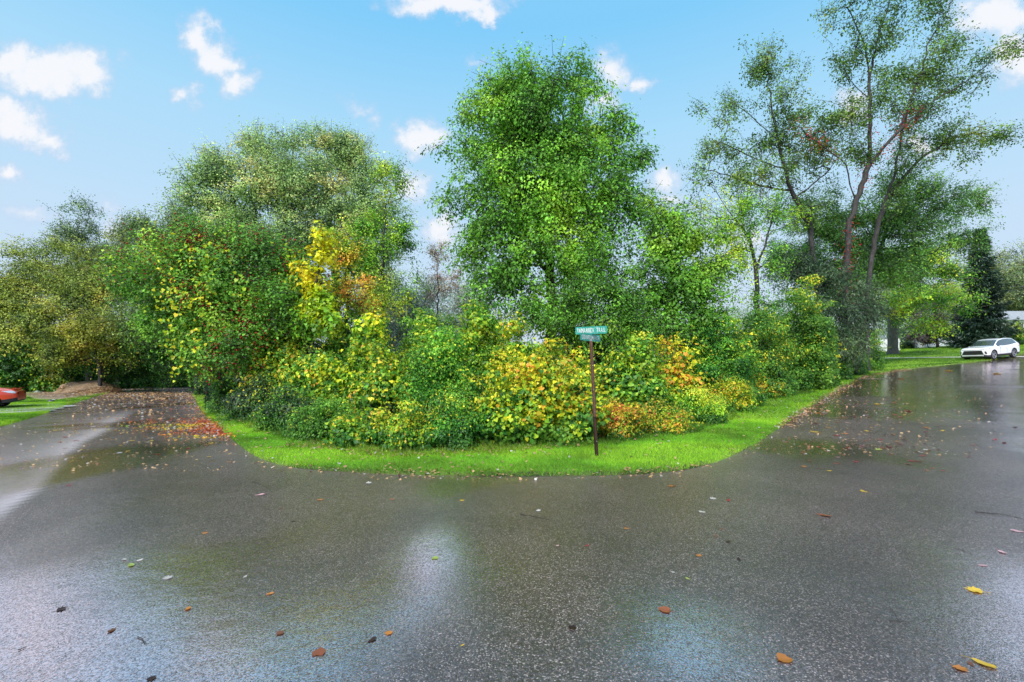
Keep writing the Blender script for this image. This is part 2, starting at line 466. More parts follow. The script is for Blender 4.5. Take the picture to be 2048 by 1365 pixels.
# ------------------------------------------------------------------ setting: road polygons
def seg_dist(P, poly, closed=True):
    a = np.array(poly, float); b = np.roll(a, -1, 0)
    if not closed: a, b = a[:-1], b[:-1]
    out = np.full(len(P), 1e9)
    for p, q in zip(a, b):
        d = q - p; L = (d @ d) or 1e-9
        t = np.clip(((P - p) @ d) / L, 0, 1)
        out = np.minimum(out, np.linalg.norm(P - (p + t[:, None] * d), axis=1))
    return out

def inside(P, poly):
    a = np.array(poly, float); b = np.roll(a, -1, 0)
    c = np.zeros(len(P), bool)
    for (x1, y1), (x2, y2) in zip(a, b):
        if y1 == y2: continue
        hit = ((y1 > P[:, 1]) != (y2 > P[:, 1])) & (P[:, 0] < (x2 - x1) * (P[:, 1] - y1) / (y2 - y1) + x1)
        c ^= hit
    return c

def sdf(P, poly):
    d = seg_dist(P, poly)
    return np.where(inside(P, poly), -d, d)

def smooth_line(pts, k=6):
    pts = np.array(pts, float); out = []
    p = np.vstack([2 * pts[0] - pts[1], pts, 2 * pts[-1] - pts[-2]])
    for i in range(1, len(p) - 2):
        for s in range(k):
            t = s / k
            out.append(.5 * ((2 * p[i]) + (-p[i-1] + p[i+1]) * t + (2*p[i-1] - 5*p[i] + 4*p[i+1] - p[i+2]) * t*t + (-p[i-1] + 3*p[i] - 3*p[i+1] + p[i+2]) * t**3))
    out.append(pts[-1]); return [tuple(q) for q in out]

left_verge = [ground_at(*p) for p in [(2, 855), (62, 838), (100, 825), (128, 815), (155, 806), (190, 795), (225, 785)]]
lot_edge = [ground_at(*p) for p in [(372, 779), (388, 795), (408, 830), (450, 868), (500, 908), (560, 931), (640, 942), (760, 949), (900, 953), (1050, 954),
                                    (1180, 953), (1290, 949), (1380, 939), (1450, 919), (1510, 890), (1560, 857), (1600, 829), (1640, 803), (1690, 772), (1735, 752), (1800, 741)]]
far_verge = [ground_at(1862, 734)] + [(36.5, 36.2), (41.2, 38.6), (46, 41.5), (60, 50), (84, 64)]
ROAD = ([(-60, 4.5), (-24, 7.2), (-17.5, 9.6)] + smooth_line(left_verge) + smooth_line(lot_edge) + far_verge +
        [(90, 58), (64, 43), (45, 31), (31, 18), (22, 8.5), (17.5, 2), (15, -6), (13, -30), (-9, -30), (-10.5, -8), (-14, -3.5), (-24, -.5), (-60, -3)])
THICKET = [ground_at(*p) for p in [(398, 792), (440, 819), (520, 853), (600, 883), (700, 903), (820, 913), (950, 907), (1050, 896), (1190, 891), (1250, 883),
                                   (1330, 872), (1400, 857), (1500, 816), (1600, 790), (1700, 764), (1760, 744)]] + [(26, 38), (20, 60), (-60, 75), (-40, 48)]

def axis(lo, hi, d0, grow, c=0.0):
    a = [c]
    while a[-1] < hi: a.append(a[-1] + max(d0, (a[-1] - c) * grow))
    b = [c]
    while b[-1] > lo: b.append(b[-1] - max(d0, (c - b[-1]) * grow))
    return np.array(b[::-1][:-1] + a)

def grid_mesh(name, xs, ys, zf, keep=None, colf=None):
    X, Yg = np.meshgrid(xs, ys); P = np.stack([X.ravel(), Yg.ravel()], 1)
    Z = zf(P); V = np.column_stack([P, Z])
    nx, ny = len(xs), len(ys)
    i = (np.arange(ny - 1)[:, None] * nx + np.arange(nx - 1)[None]).ravel()
    q = np.stack([i, i + 1, i + 1 + nx, i + nx], 1)
    if keep is not None:
        kp = keep(P); q = q[kp[q].any(1)]
        used = np.unique(q); rm = np.full(len(V), -1); rm[used] = np.arange(len(used)); q = rm[q]; V = V[used]; P = P[used]
    C = colf(P) if colf else None
    return np_mesh(name, V, q.ravel(), np.full(len(q), 4, np.int32), C, smooth=True)

_sdf_exact = sdf; _TAB = {}
def sdf(P, poly):
    """signed distance, read from a quarter-metre table once it has been worked out"""
    k = id(poly); x0, y0, st_ = -66.0, -64.0, .25; nx, ny = 660, 640
    if k not in _TAB:
        gx, gy = np.meshgrid(x0 + np.arange(nx) * st_, y0 + np.arange(ny) * st_)
        _TAB[k] = _sdf_exact(np.stack([gx.ravel(), gy.ravel()], 1), poly).reshape(ny, nx)
    T = _TAB[k]
    fx = np.clip((P[:, 0] - x0) / st_, 0, nx - 1.001); fy = np.clip((P[:, 1] - y0) / st_, 0, ny - 1.001)
    i = fx.astype(int); j = fy.astype(int); a = fx - i; b = fy - j
    v = (T[j, i] * (1 - a) + T[j, i + 1] * a) * (1 - b) + (T[j + 1, i] * (1 - a) + T[j + 1, i + 1] * a) * b
    off = np.hypot(P[:, 0] - np.clip(P[:, 0], x0, x0 + nx * st_), P[:, 1] - np.clip(P[:, 1], y0, y0 + ny * st_))
    return v + off
GX = axis(-520, 520, .14, .022); GY = axis(-60, 700, .14, .022, 8.0)
DIRT = [ground_at(*p) for p in [(48, 786), (110, 783), (215, 779), (300, 777), (372, 778), (300, 781), (222, 785), (190, 790), (150, 796), (112, 801), (75, 800), (58, 794)]]
GRAVEL = [ground_at(*p) for p in [(132, 813), (118, 808), (60, 811), (20, 812)]] + [(-36, 22), (-36, 17.5)] + [ground_at(*p) for p in [(2, 829), (50, 827), (100, 823)]]

def ground_z(P):
    s = sdf(P, ROAD)
    lump = .012 * fnoise(np.column_stack([P, P[:, 0] * 0]), 2.1, 77)
    return H(P[:, 0], P[:, 1]) + np.where(s > 0, np.minimum(s * .35, .035) + lump * np.clip(s, 0, 1), np.maximum(s * .5, -.12))

def ground_col(P):
    P3 = np.column_stack([P, np.zeros(len(P))])
    n1 = fnoise(P3, .9, 5)[:, None]; n2 = fnoise(P3, 5, 6)[:, None]
    g = np.array([.13, .27, .018]) * (1 + .16 * n1 + .14 * n2)
    g = g + np.array([.05, .03, 0]) * np.clip(n1, 0, 1)
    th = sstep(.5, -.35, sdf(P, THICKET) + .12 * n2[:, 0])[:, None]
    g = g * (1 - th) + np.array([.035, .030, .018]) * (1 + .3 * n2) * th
    dd = sstep(.8, -.4, sdf(P, DIRT) + .35 * n2[:, 0])[:, None]
    g = g * (1 - dd) + np.array([.21, .15, .10]) * (1 + .22 * n2) * dd
    e = (sstep(.35, .0, sdf(P, ROAD) + .08 * n2[:, 0]))[:, None]
    g = g * (1 - e * .85) + np.array([.085, .06, .038]) * (1 + .4 * n2) * e * .85
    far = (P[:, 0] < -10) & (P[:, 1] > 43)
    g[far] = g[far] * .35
    return np.clip(g, .004, .9)

m, nt, ns, ls = mat_new('lawn_ground')
out = N(ns, 'ShaderNodeOutputMaterial'); b = N(ns, 'ShaderNodeBsdfPrincipled', i_Roughness=.8)
at_ = N(ns, 'ShaderNodeAttribute', attribute_name='Col'); tc = N(ns, 'ShaderNodeTexCoord')
nz = N(ns, 'ShaderNodeTexNoise', i_Scale=28.0, i_Detail=6.0, i_Roughness=.75); ls.new(tc.outputs['Object'], nz.inputs['Vector'])
mr = N(ns, 'ShaderNodeMapRange'); mr.inputs[1].default_value = .25; mr.inputs[2].default_value = .75; mr.inputs[3].default_value = .45; mr.inputs[4].default_value = 1.55
ls.new(nz.outputs[0], mr.inputs[0])
sc_ = N(ns, 'ShaderNodeVectorMath', operation='SCALE'); ls.new(at_.outputs['Color'], sc_.inputs[0]); ls.new(mr.outputs[0], sc_.inputs['Scale'])
ls.new(sc_.outputs[0], b.inputs['Base Color'])
bp = N(ns, 'ShaderNodeBump'); bp.inputs['Distance'].default_value = .03; ls.new(nz.outputs[0], bp.inputs['Height']); ls.new(bp.outputs[0], b.inputs['Normal'])
ls.new(b.outputs[0], out.inputs[0]); M_GROUND = m
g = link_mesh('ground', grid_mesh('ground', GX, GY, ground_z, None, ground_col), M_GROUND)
tag(g, kind='structure')

# ---- asphalt: wet, speckled aggregate under a film of water
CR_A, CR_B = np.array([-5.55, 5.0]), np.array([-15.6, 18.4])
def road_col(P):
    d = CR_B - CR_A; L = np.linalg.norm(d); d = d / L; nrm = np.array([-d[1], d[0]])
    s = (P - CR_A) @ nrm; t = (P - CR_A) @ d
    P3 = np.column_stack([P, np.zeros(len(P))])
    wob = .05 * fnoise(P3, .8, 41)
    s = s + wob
    band = sstep(0, .10, s) * (.85 * np.exp(-np.maximum(s, 0) / .38) + .2 * np.exp(-np.maximum(s, 0) / 1.4)) * sstep(-2.5, 1.5, t) * sstep(24, 14, t)  # pale grey strip, strongest beside the line and fading to its left
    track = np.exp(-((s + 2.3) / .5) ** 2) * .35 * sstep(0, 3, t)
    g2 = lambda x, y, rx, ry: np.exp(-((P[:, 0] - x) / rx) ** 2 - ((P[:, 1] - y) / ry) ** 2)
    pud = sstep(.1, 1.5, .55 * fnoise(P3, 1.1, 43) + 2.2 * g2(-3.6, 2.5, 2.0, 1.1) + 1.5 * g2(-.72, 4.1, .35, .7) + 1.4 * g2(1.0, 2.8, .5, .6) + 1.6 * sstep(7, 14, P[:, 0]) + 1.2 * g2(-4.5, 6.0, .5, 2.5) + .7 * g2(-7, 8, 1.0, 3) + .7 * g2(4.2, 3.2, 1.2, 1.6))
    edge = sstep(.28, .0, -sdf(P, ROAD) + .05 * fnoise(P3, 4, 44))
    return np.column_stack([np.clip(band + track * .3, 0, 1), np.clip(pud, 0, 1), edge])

m, nt, ns, ls = mat_new('wet_asphalt')
out = N(ns, 'ShaderNodeOutputMaterial'); b = N(ns, 'ShaderNodeBsdfPrincipled')
tc = N(ns, 'ShaderNodeTexCoord'); at_ = N(ns, 'ShaderNodeAttribute', attribute_name='Col')
sp = N(ns, 'ShaderNodeSeparateColor'); ls.new(at_.outputs['Color'], sp.inputs[0])
v1 = N(ns, 'ShaderNodeTexVoronoi', i_Scale=135.0); ls.new(tc.outputs['Object'], v1.inputs['Vector'])
bw = N(ns, 'ShaderNodeSeparateColor'); ls.new(v1.outputs['Color'], bw.inputs[0])
cr = N(ns, 'ShaderNodeValToRGB'); e = cr.color_ramp.elements
e[0].position = 0; e[0].color = (.026, .019, .017, 1); e[1].position = .55; e[1].color = (.062, .047, .042, 1)
x = cr.color_ramp.elements.new(.8); x.color = (.13, .112, .105, 1); x = cr.color_ramp.elements.new(.93); x.color = (.26, .235, .22, 1); x = cr.color_ramp.elements.new(1.0); x.color = (.50, .465, .44, 1)
ls.new(bw.outputs[0], cr.inputs[0])
big = N(ns, 'ShaderNodeTexNoise', i_Scale=.45, i_Detail=6.0, i_Roughness=.6); ls.new(tc.outputs['Object'], big.inputs['Vector'])
mrb = N(ns, 'ShaderNodeMapRange'); mrb.inputs[1].default_value = .3; mrb.inputs[2].default_value = .7; mrb.inputs[3].default_value = .6; mrb.inputs[4].default_value = 1.35
ls.new(big.outputs[0], mrb.inputs[0])
s1 = N(ns, 'ShaderNodeVectorMath', operation='SCALE'); ls.new(cr.outputs[0], s1.inputs[0]); ls.new(mrb.outputs[0], s1.inputs['Scale'])
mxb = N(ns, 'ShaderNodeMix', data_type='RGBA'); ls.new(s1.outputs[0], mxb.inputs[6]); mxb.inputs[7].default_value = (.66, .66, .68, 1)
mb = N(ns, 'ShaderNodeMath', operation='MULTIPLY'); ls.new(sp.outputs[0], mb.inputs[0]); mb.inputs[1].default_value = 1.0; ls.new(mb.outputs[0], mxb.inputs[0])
mxe = N(ns, 'ShaderNodeMix', data_type='RGBA'); ls.new(mxb.outputs[2], mxe.inputs[6]); mxe.inputs[7].default_value = (.16, .135, .115, 1)
me_ = N(ns, 'ShaderNodeMath', operation='MULTIPLY'); ls.new(sp.outputs[2], me_.inputs[0]); me_.inputs[1].default_value = .5; ls.new(me_.outputs[0], mxe.inputs[0])
ls.new(mxe.outputs[2], b.inputs['Base Color'])
b.inputs['Roughness'].default_value = .38
b.inputs['Coat IOR'].default_value = 1.7; cwt = N(ns, 'ShaderNodeMapRange'); cwt.inputs[3].default_value = .42; cwt.inputs[4].default_value = 1.0; ls.new(sp.outputs[1], cwt.inputs[0]); ls.new(cwt.outputs[0], b.inputs['Coat Weight']); b.inputs['Coat Tint'].default_value = (1, .80, .83, 1)
# film roughness: patches
n3 = N(ns, 'ShaderNodeTexNoise', i_Scale=1.3, i_Detail=5.0); ls.new(tc.outputs['Object'], n3.inputs['Vector'])
mr3 = N(ns, 'ShaderNodeMapRange'); mr3.inputs[1].default_value = .35; mr3.inputs[2].default_value = .65; mr3.inputs[3].default_value = .05; mr3.inputs[4].default_value = .12
ls.new(n3.outputs[0], mr3.inputs[0])
rr = N(ns, 'ShaderNodeMath', operation='MULTIPLY_ADD'); ls.new(sp.outputs[0], rr.inputs[0]); rr.inputs[1].default_value = .12; ls.new(mr3.outputs[0], rr.inputs[2])
ls.new(rr.outputs[0], b.inputs['Coat Roughness'])
# stone bump below, ripples and softened stones in the film
bmp = N(ns, 'ShaderNodeBump'); bmp.inputs['Distance'].default_value = .006; bmp.inputs['Strength'].default_value = .9
inv = N(ns, 'ShaderNodeMath', operation='SUBTRACT'); inv.inputs[0].default_value = 1.0; ls.new(v1.outputs['Distance'], inv.inputs[1]); ls.new(inv.outputs[0], bmp.inputs['Height'])
ls.new(bmp.outputs[0], b.inputs['Normal'])
mpr = N(ns, 'ShaderNodeMapping'); mpr.inputs['Scale'].default_value = (1, 1, 1); ls.new(tc.outputs['Object'], mpr.inputs[0])
rip = N(ns, 'ShaderNodeTexNoise', i_Scale=7.0, i_Detail=3.0); ls.new(mpr.outputs[0], rip.inputs['Vector'])
b2 = N(ns, 'ShaderNodeBump'); b2.inputs['Distance'].default_value = .010; b2.inputs['Strength'].default_value = .28; ls.new(rip.outputs[0], b2.inputs['Height'])
b3 = N(ns, 'ShaderNodeBump'); b3.inputs['Distance'].default_value = .0035; ls.new(inv.outputs[0], b3.inputs['Height']); ls.new(b2.outputs[0], b3.inputs['Normal'])
st = N(ns, 'ShaderNodeMapRange'); st.inputs[3].default_value = .30; st.inputs[4].default_value = .10; ls.new(sp.outputs[1], st.inputs[0]); ls.new(st.outputs[0], b3.inputs['Strength'])
ls.new(b3.outputs[0], b.inputs['Coat Normal'])
gl = N(ns, 'ShaderNodeBsdfGlossy'); gl.inputs['Color'].default_value = (1.0, .80, .83, 1); ls.new(b3.outputs[0], gl.inputs['Normal'])
grr = N(ns, 'ShaderNodeMath', operation='ADD'); ls.new(rr.outputs[0], grr.inputs[0]); grr.inputs[1].default_value = .03; ls.new(grr.outputs[0], gl.inputs['Roughness'])
gf = N(ns, 'ShaderNodeMapRange'); gf.inputs[3].default_value = .13; gf.inputs[4].default_value = .56; ls.new(sp.outputs[1], gf.inputs[0])
gn = N(ns, 'ShaderNodeMath', operation='MULTIPLY'); ls.new(gf.outputs[0], gn.inputs[0])
gm = N(ns, 'ShaderNodeMapRange'); gm.inputs[1].default_value = .3; gm.inputs[2].default_value = .7; gm.inputs[3].default_value = .65; gm.inputs[4].default_value = 1.3; ls.new(n3.outputs[0], gm.inputs[0]); ls.new(gm.outputs[0], gn.inputs[1])
gs = N(ns, 'ShaderNodeMapRange'); gs.inputs[1].default_value = .1; gs.inputs[2].default_value = .9; gs.inputs[3].default_value = .25; gs.inputs[4].default_value = 1.9; ls.new(bw.outputs[1], gs.inputs[0])
gn2 = N(ns, 'ShaderNodeMath', operation='MULTIPLY'); ls.new(gn.outputs[0], gn2.inputs[0]); ls.new(gs.outputs[0], gn2.inputs[1]); gn = gn2
wet = N(ns, 'ShaderNodeMixShader'); ls.new(gn.outputs[0], wet.inputs[0]); ls.new(b.outputs[0], wet.inputs[1]); ls.new(gl.outputs[0], wet.inputs[2])
ls.new(wet.outputs[0], out.inputs[0]); M_ROAD = m

AX = axis(-62, 92, .10, .02); AY = axis(-31, 66, .10, .02, 5.0)
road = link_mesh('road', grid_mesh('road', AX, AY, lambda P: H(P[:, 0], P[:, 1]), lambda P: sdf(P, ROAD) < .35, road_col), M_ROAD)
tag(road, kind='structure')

# ---- gravel driveway and the pale footpath across the far lawn
m, nt, ns, ls = mat_new('gravel')
out = N(ns, 'ShaderNodeOutputMaterial'); b = N(ns, 'ShaderNodeBsdfPrincipled', i_Roughness=.7)
tc = N(ns, 'ShaderNodeTexCoord'); v = N(ns, 'ShaderNodeTexVoronoi', i_Scale=16.0); ls.new(tc.outputs['Object'], v.inputs['Vector'])
sx = N(ns, 'ShaderNodeSeparateColor'); ls.new(v.outputs['Color'], sx.inputs[0])
cr = N(ns, 'ShaderNodeValToRGB'); cr.color_ramp.elements[0].color = (.13, .12, .115, 1); cr.color_ramp.elements[1].color = (.52, .5, .49, 1); ls.new(sx.outputs[0], cr.inputs[0])
ls.new(cr.outputs[0], b.inputs['Base Color']); bp = N(ns, 'ShaderNodeBump'); bp.inputs['Distance'].default_value = .03; ls.new(v.outputs['Distance'], bp.inputs['Height'])
ls.new(bp.outputs[0], b.inputs['Normal']); ls.new(b.outputs[0], out.inputs[0]); M_GRAVEL = m
dv = link_mesh('driveway', grid_mesh('driveway', np.arange(-40, -14, .18), np.arange(12, 28, .18), lambda P: H(P[:, 0], P[:, 1]) + .055,
     lambda P: (sdf(P, GRAVEL) + .18 * fnoise(np.column_stack([P, P[:, 0] * 0]), 3, 8) < 0)), M_GRAVEL)
tag(dv, kind='structure')
M_CONC = principled('pale_concrete', (.42, .41, .39), .7, noise=(3, .2))
p0, p1 = np.array(ground_at(1755, 718)), np.array(ground_at(1935, 716)); dirn = (p1 - p0) / np.linalg.norm(p1 - p0)
nn = np.array([-dirn[1], dirn[0]]); V = []; Fq = []
K = 60
for k in range(K + 1):
    q = p0 - dirn * 4 + dirn * (k / K) * 60
    for s in (-.65, .65):
        w = q + nn * s; V.append((w[0], w[1], hz(*w) + .07))
for k in range(K): Fq += [2 * k, 2 * k + 1, 2 * k + 3, 2 * k + 2]
fp = link_mesh('path', np_mesh('path', np.array(V), np.array(Fq), np.full(K, 4)), M_CONC); tag(fp, kind='structure')

# ------------------------------------------------------------------ grass
def blades(name, P, hgt, wid, base_col, mat, seed, lean=.45):
    rng = np.random.default_rng(seed); n = len(P)
    a = rng.uniform(0, 6.28, n); s = np.column_stack([np.cos(a), np.sin(a), np.zeros(n)])
    d = unit(np.column_stack([rng.normal(size=n) * lean, rng.normal(size=n) * lean, np.ones(n)]))
    T, fs = SHAPES['needle']
    h = hgt * rng.uniform(.5, 1.3, n)
    z = ground_z(P) - .004
    B = np.column_stack([P, z])
    w = wid * rng.uniform(.7, 1.3, n)
    bend = s * (h * .35)[:, None]
    V = np.stack([B - s * w[:, None], B + s * w[:, None], B + d * h[:, None] + bend], 1)
    c = base_col * np.exp(rng.normal(size=(n, 1)) * .22)
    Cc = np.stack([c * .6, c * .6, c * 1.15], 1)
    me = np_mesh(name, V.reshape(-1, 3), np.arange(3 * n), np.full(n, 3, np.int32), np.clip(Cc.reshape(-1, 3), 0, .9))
    o = link_mesh(name, me, mat); tag(o, kind='stuff'); return o

def grass_zone(name, bounds, n, cond, hgt, wid, seed, col=(.20, .40, .025)):
    rng = np.random.default_rng(seed)
    P = np.column_stack([rng.uniform(bounds[0], bounds[1], n), rng.uniform(bounds[2], bounds[3], n)])
    P = P[cond(P)]
    P3 = np.column_stack([P, np.zeros(len(P))]); nz_ = fnoise(P3, 1.2, 3)[:, None]; n4 = fnoise(P3, 5, 4)[:, None]
    c = np.array(col) * (1 + .20 * nz_ + .12 * n4) + np.array([.09, .04, 0]) * np.clip(nz_ + .2, 0, 1)
    return blades(name, P, hgt, wid, np.clip(c, .01, 1), M_GRASS, seed)

def near_lot(P):
    s = sdf(P, ROAD)
    return (s > .01) & (s < 3.6) & (sdf(P, THICKET) > -.5) & (P[:, 1] > 3)
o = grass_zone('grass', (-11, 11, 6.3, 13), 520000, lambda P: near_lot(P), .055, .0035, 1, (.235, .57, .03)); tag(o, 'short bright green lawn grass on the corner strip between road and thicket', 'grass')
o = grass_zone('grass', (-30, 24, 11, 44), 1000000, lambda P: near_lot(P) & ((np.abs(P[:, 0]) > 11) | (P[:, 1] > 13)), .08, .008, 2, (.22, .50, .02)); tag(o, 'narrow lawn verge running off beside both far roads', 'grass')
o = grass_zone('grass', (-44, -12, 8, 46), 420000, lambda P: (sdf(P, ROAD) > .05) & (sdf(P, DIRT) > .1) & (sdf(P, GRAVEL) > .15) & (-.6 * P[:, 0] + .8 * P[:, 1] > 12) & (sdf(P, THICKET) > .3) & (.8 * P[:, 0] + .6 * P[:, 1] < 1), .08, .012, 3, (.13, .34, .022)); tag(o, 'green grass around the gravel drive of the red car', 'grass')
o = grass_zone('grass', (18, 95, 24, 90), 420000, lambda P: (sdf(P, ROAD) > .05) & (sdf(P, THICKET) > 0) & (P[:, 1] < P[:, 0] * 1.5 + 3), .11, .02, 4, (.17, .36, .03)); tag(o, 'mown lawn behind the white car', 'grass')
# taller rough grass along the foot of the thicket
thl = smooth_line(THICKET[:16], 8)
def foot(P):
    k = np.abs(sdf(P, THICKET)) < .7; d = np.full(len(P), 9.0); d[k] = seg_dist(P[k], thl, False); return (d < .28 + .12 * fnoise(np.column_stack([P, P[:, 0] * 0]), 2.5, 9)) & (sdf(P, ROAD) > .12)
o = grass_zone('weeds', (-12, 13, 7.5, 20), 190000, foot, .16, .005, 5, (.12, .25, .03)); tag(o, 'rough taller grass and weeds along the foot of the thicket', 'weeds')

# ------------------------------------------------------------------ sky, sun, camera
w = bpy.data.worlds.new('World'); SC.world = w; w.use_nodes = True
nt = w.node_tree; ns = nt.nodes; ls = nt.links; ns.clear()
out = N(ns, 'ShaderNodeOutputWorld'); bg = N(ns, 'ShaderNodeBackground')
SUN_EL, SUN_AZ = math.radians(48), math.radians(205)      # azimuth clockwise from +Y: behind the camera
sky = N(ns, 'ShaderNodeTexSky', sky_type='NISHITA'); sky.sun_disc = False; sky.sun_elevation = SUN_EL; sky.sun_rotation = SUN_AZ
tc = N(ns, 'ShaderNodeTexCoord'); sep = N(ns, 'ShaderNodeSeparateXYZ'); ls.new(tc.outputs['Generated'], sep.inputs[0])
def mth(op, a, b=None, c=None, clamp=False):
    n = N(ns, 'ShaderNodeMath', operation=op, use_clamp=clamp)
    for k, v in enumerate((a, b, c)):
        if v is None: continue
        if isinstance(v, (int, float)): n.inputs[k].default_value = v
        else: ls.new(v, n.inputs[k])
    return n.outputs[0]
skys = N(ns, 'ShaderNodeVectorMath', operation='SCALE'); skys.inputs['Scale'].default_value = .10; ls.new(sky.outputs[0], skys.inputs[0])
gr = N(ns, 'ShaderNodeValToRGB'); el = gr.color_ramp.elements
el[0].position = 0.0; el[0].color = (*lin(212, 226, 244), 1); el[1].position = 1.0; el[1].color = (*lin(160, 200, 240), 1)
for p_, c_ in ((.10, (212, 229, 249)), (.26, (200, 229, 253)), (.45, (174, 224, 255)), (.60, (134, 209, 255)), (.74, (140, 206, 250))):
    q = el.new(p_); q.color = (*lin(*c_), 1)
ls.new(sep.outputs[2], gr.inputs[0])
mixs = N(ns, 'ShaderNodeMix', data_type='RGBA'); mixs.inputs[0].default_value = .95; ls.new(skys.outputs[0], mixs.inputs[6]); ls.new(gr.outputs[0], mixs.inputs[7])
# clouds, laid out by direction on the sky
ysafe = mth('MAXIMUM', sep.outputs[1], .02)
cmb = N(ns, 'ShaderNodeCombineXYZ'); ls.new(mth('DIVIDE', sep.outputs[0], ysafe), cmb.inputs[0]); ls.new(mth('DIVIDE', sep.outputs[2], ysafe), cmb.inputs[1])
wn = N(ns, 'ShaderNodeTexNoise', i_Scale=8.0, i_Detail=8.0, i_Roughness=.66); ls.new(cmb.outputs[0], wn.inputs['Vector'])
ws = N(ns, 'ShaderNodeVectorMath', operation='SUBTRACT'); ls.new(wn.outputs['Color'], ws.inputs[0]); ws.inputs[1].default_value = (.5, .5, .5)
wm = N(ns, 'ShaderNodeVectorMath', operation='MULTIPLY_ADD'); ls.new(ws.outputs[0], wm.inputs[0]); wm.inputs[1].default_value = (.17, .15, 0); ls.new(cmb.outputs[0], wm.inputs[2])
CL = [(95, 140, 125, 48, 1), (30, 120, 60, 45, 1), (175, 150, 62, 42, .9), (45, 245, 70, 52, 1.05), (100, 280, 40, 28, .8), (5, 215, 50, 40, 1),
      (405, 85, 38, 60, .9), (430, 120, 60, 42, .9), (475, 165, 48, 34, .8), (370, 200, 30, 24, .6), (905, 8, 120, 28, 1.1), (975, 20, 50, 22, .9), (840, 272, 48, 38, .95),
      (1225, 140, 50, 42, .72), (1205, 195, 40, 38, .72), (1285, 160, 30, 24, .75), (715, 212, 34, 18, .4), (745, 245, 20, 20, .4), (825, 360, 48, 36, .75), (1322, 355, 40, 38, .9), (15, 352, 38, 24, .75), (55, 425, 60, 30, .5),
      (215, 415, 50, 36, .35), (225, 460, 40, 30, .5), (1990, 30, 90, 60, 1), (2035, 110, 60, 60, .9), (1710, 215, 32, 48, .85), (1840, 290, 36, 26, .8), (890, 455, 45, 35, .8), (1980, 400, 26, 24, .6), (1330, 395, 60, 30, .6),
      (950, 130, 22, 18, .45), (1790, 320, 60, 30, .4), (1480, 470, 80, 60, .5), (2300, 150, 120, 90, 1), (-250, 180, 160, 90, 1), (500, -180, 200, 80, 1), (1500, -260, 260, 90, 1), (-120, -150, 220, 110, 1), (2300, -200, 250, 120, 1)]
acc = None
for (px, py, rx, ry, a) in CL:
    sb = N(ns, 'ShaderNodeVectorMath', operation='SUBTRACT'); ls.new(wm.outputs[0], sb.inputs[0]); sb.inputs[1].default_value = ((px - CX) / F, (HY - py) / F, 0)
    ml = N(ns, 'ShaderNodeVectorMath', operation='MULTIPLY'); ls.new(sb.outputs[0], ml.inputs[0]); ml.inputs[1].default_value = (F / rx / 1.4, F / ry / 1.4, 0)
    ln_ = N(ns, 'ShaderNodeVectorMath', operation='LENGTH'); ls.new(ml.outputs[0], ln_.inputs[0])
    v = mth('MULTIPLY', mth('SUBTRACT', 1.0, ln_.outputs['Value'], clamp=True), a * 1.5)
    acc = v if acc is None else mth('MAXIMUM', acc, v)
fn = N(ns, 'ShaderNodeTexNoise', i_Scale=22.0, i_Detail=7.0, i_Roughness=.6); ls.new(cmb.outputs[0], fn.inputs['Vector'])
dens = mth('ADD', acc, mth('MULTIPLY', mth('SUBTRACT', fn.outputs[0], .5), 1.3))
alpha = N(ns, 'ShaderNodeMapRange', interpolation_type='SMOOTHSTEP'); alpha.inputs[1].default_value = .02; alpha.inputs[2].default_value = 1.15; ls.new(mth('MULTIPLY', dens, mth('GREATER_THAN', acc, .001)), alpha.inputs[0])
# behind the camera and overhead: unseen bright cloud, added to whiten and lift the light
bn = N(ns, 'ShaderNodeTexNoise', i_Scale=3.0, i_Detail=6.0); ls.new(tc.outputs['Generated'], bn.inputs['Vector'])
ba = N(ns, 'ShaderNodeMapRange', interpolation_type='SMOOTHSTEP'); ba.inputs[1].default_value = .45; ba.inputs[2].default_value = .6; ls.new(bn.outputs[0], ba.inputs[0])
bw_ = N(ns, 'ShaderNodeMapRange'); bw_.inputs[1].default_value = .35; bw_.inputs[2].default_value = .1; ls.new(sep.outputs[1], bw_.inputs[0])
ov_ = N(ns, 'ShaderNodeMapRange', interpolation_type='SMOOTHSTEP'); ov_.inputs[1].default_value = .66; ov_.inputs[2].default_value = .80; ls.new(sep.outputs[2], ov_.inputs[0])
bk_ = N(ns, 'ShaderNodeMapRange', interpolation_type='SMOOTHSTEP'); bk_.inputs[1].default_value = .15; bk_.inputs[2].default_value = -.15; ls.new(sep.outputs[1], bk_.inputs[0])
cover_ = mth('MULTIPLY', mth('MAXIMUM', ov_.outputs[0], bk_.outputs[0]), mth('ADD', .6, mth('MULTIPLY', ba.outputs[0], .4)))
al = mth('MAXIMUM', alpha.outputs[0], cover_)
cc_ = N(ns, 'ShaderNodeMix', data_type='RGBA'); cc_.inputs[6].default_value = (*lin(186, 204, 238), 1); cc_.inputs[7].default_value = (*lin(250, 250, 254), 1)
cs = N(ns, 'ShaderNodeMapRange'); cs.inputs[1].default_value = .1; cs.inputs[2].default_value = .9; ls.new(dens, cs.inputs[0]); ls.new(cs.outputs[0], cc_.inputs[0])
fin = N(ns, 'ShaderNodeMix', data_type='RGBA'); ls.new(mth('MULTIPLY', al, .93), fin.inputs[0]); ls.new(mixs.outputs[2], fin.inputs[6]); ls.new(cc_.outputs[2], fin.inputs[7])
ls.new(fin.outputs[2], bg.inputs[0]); ls.new(mth('MULTIPLY_ADD', cover_, .35, 1.0), bg.inputs[1]); ls.new(bg.outputs[0], out.inputs[0])

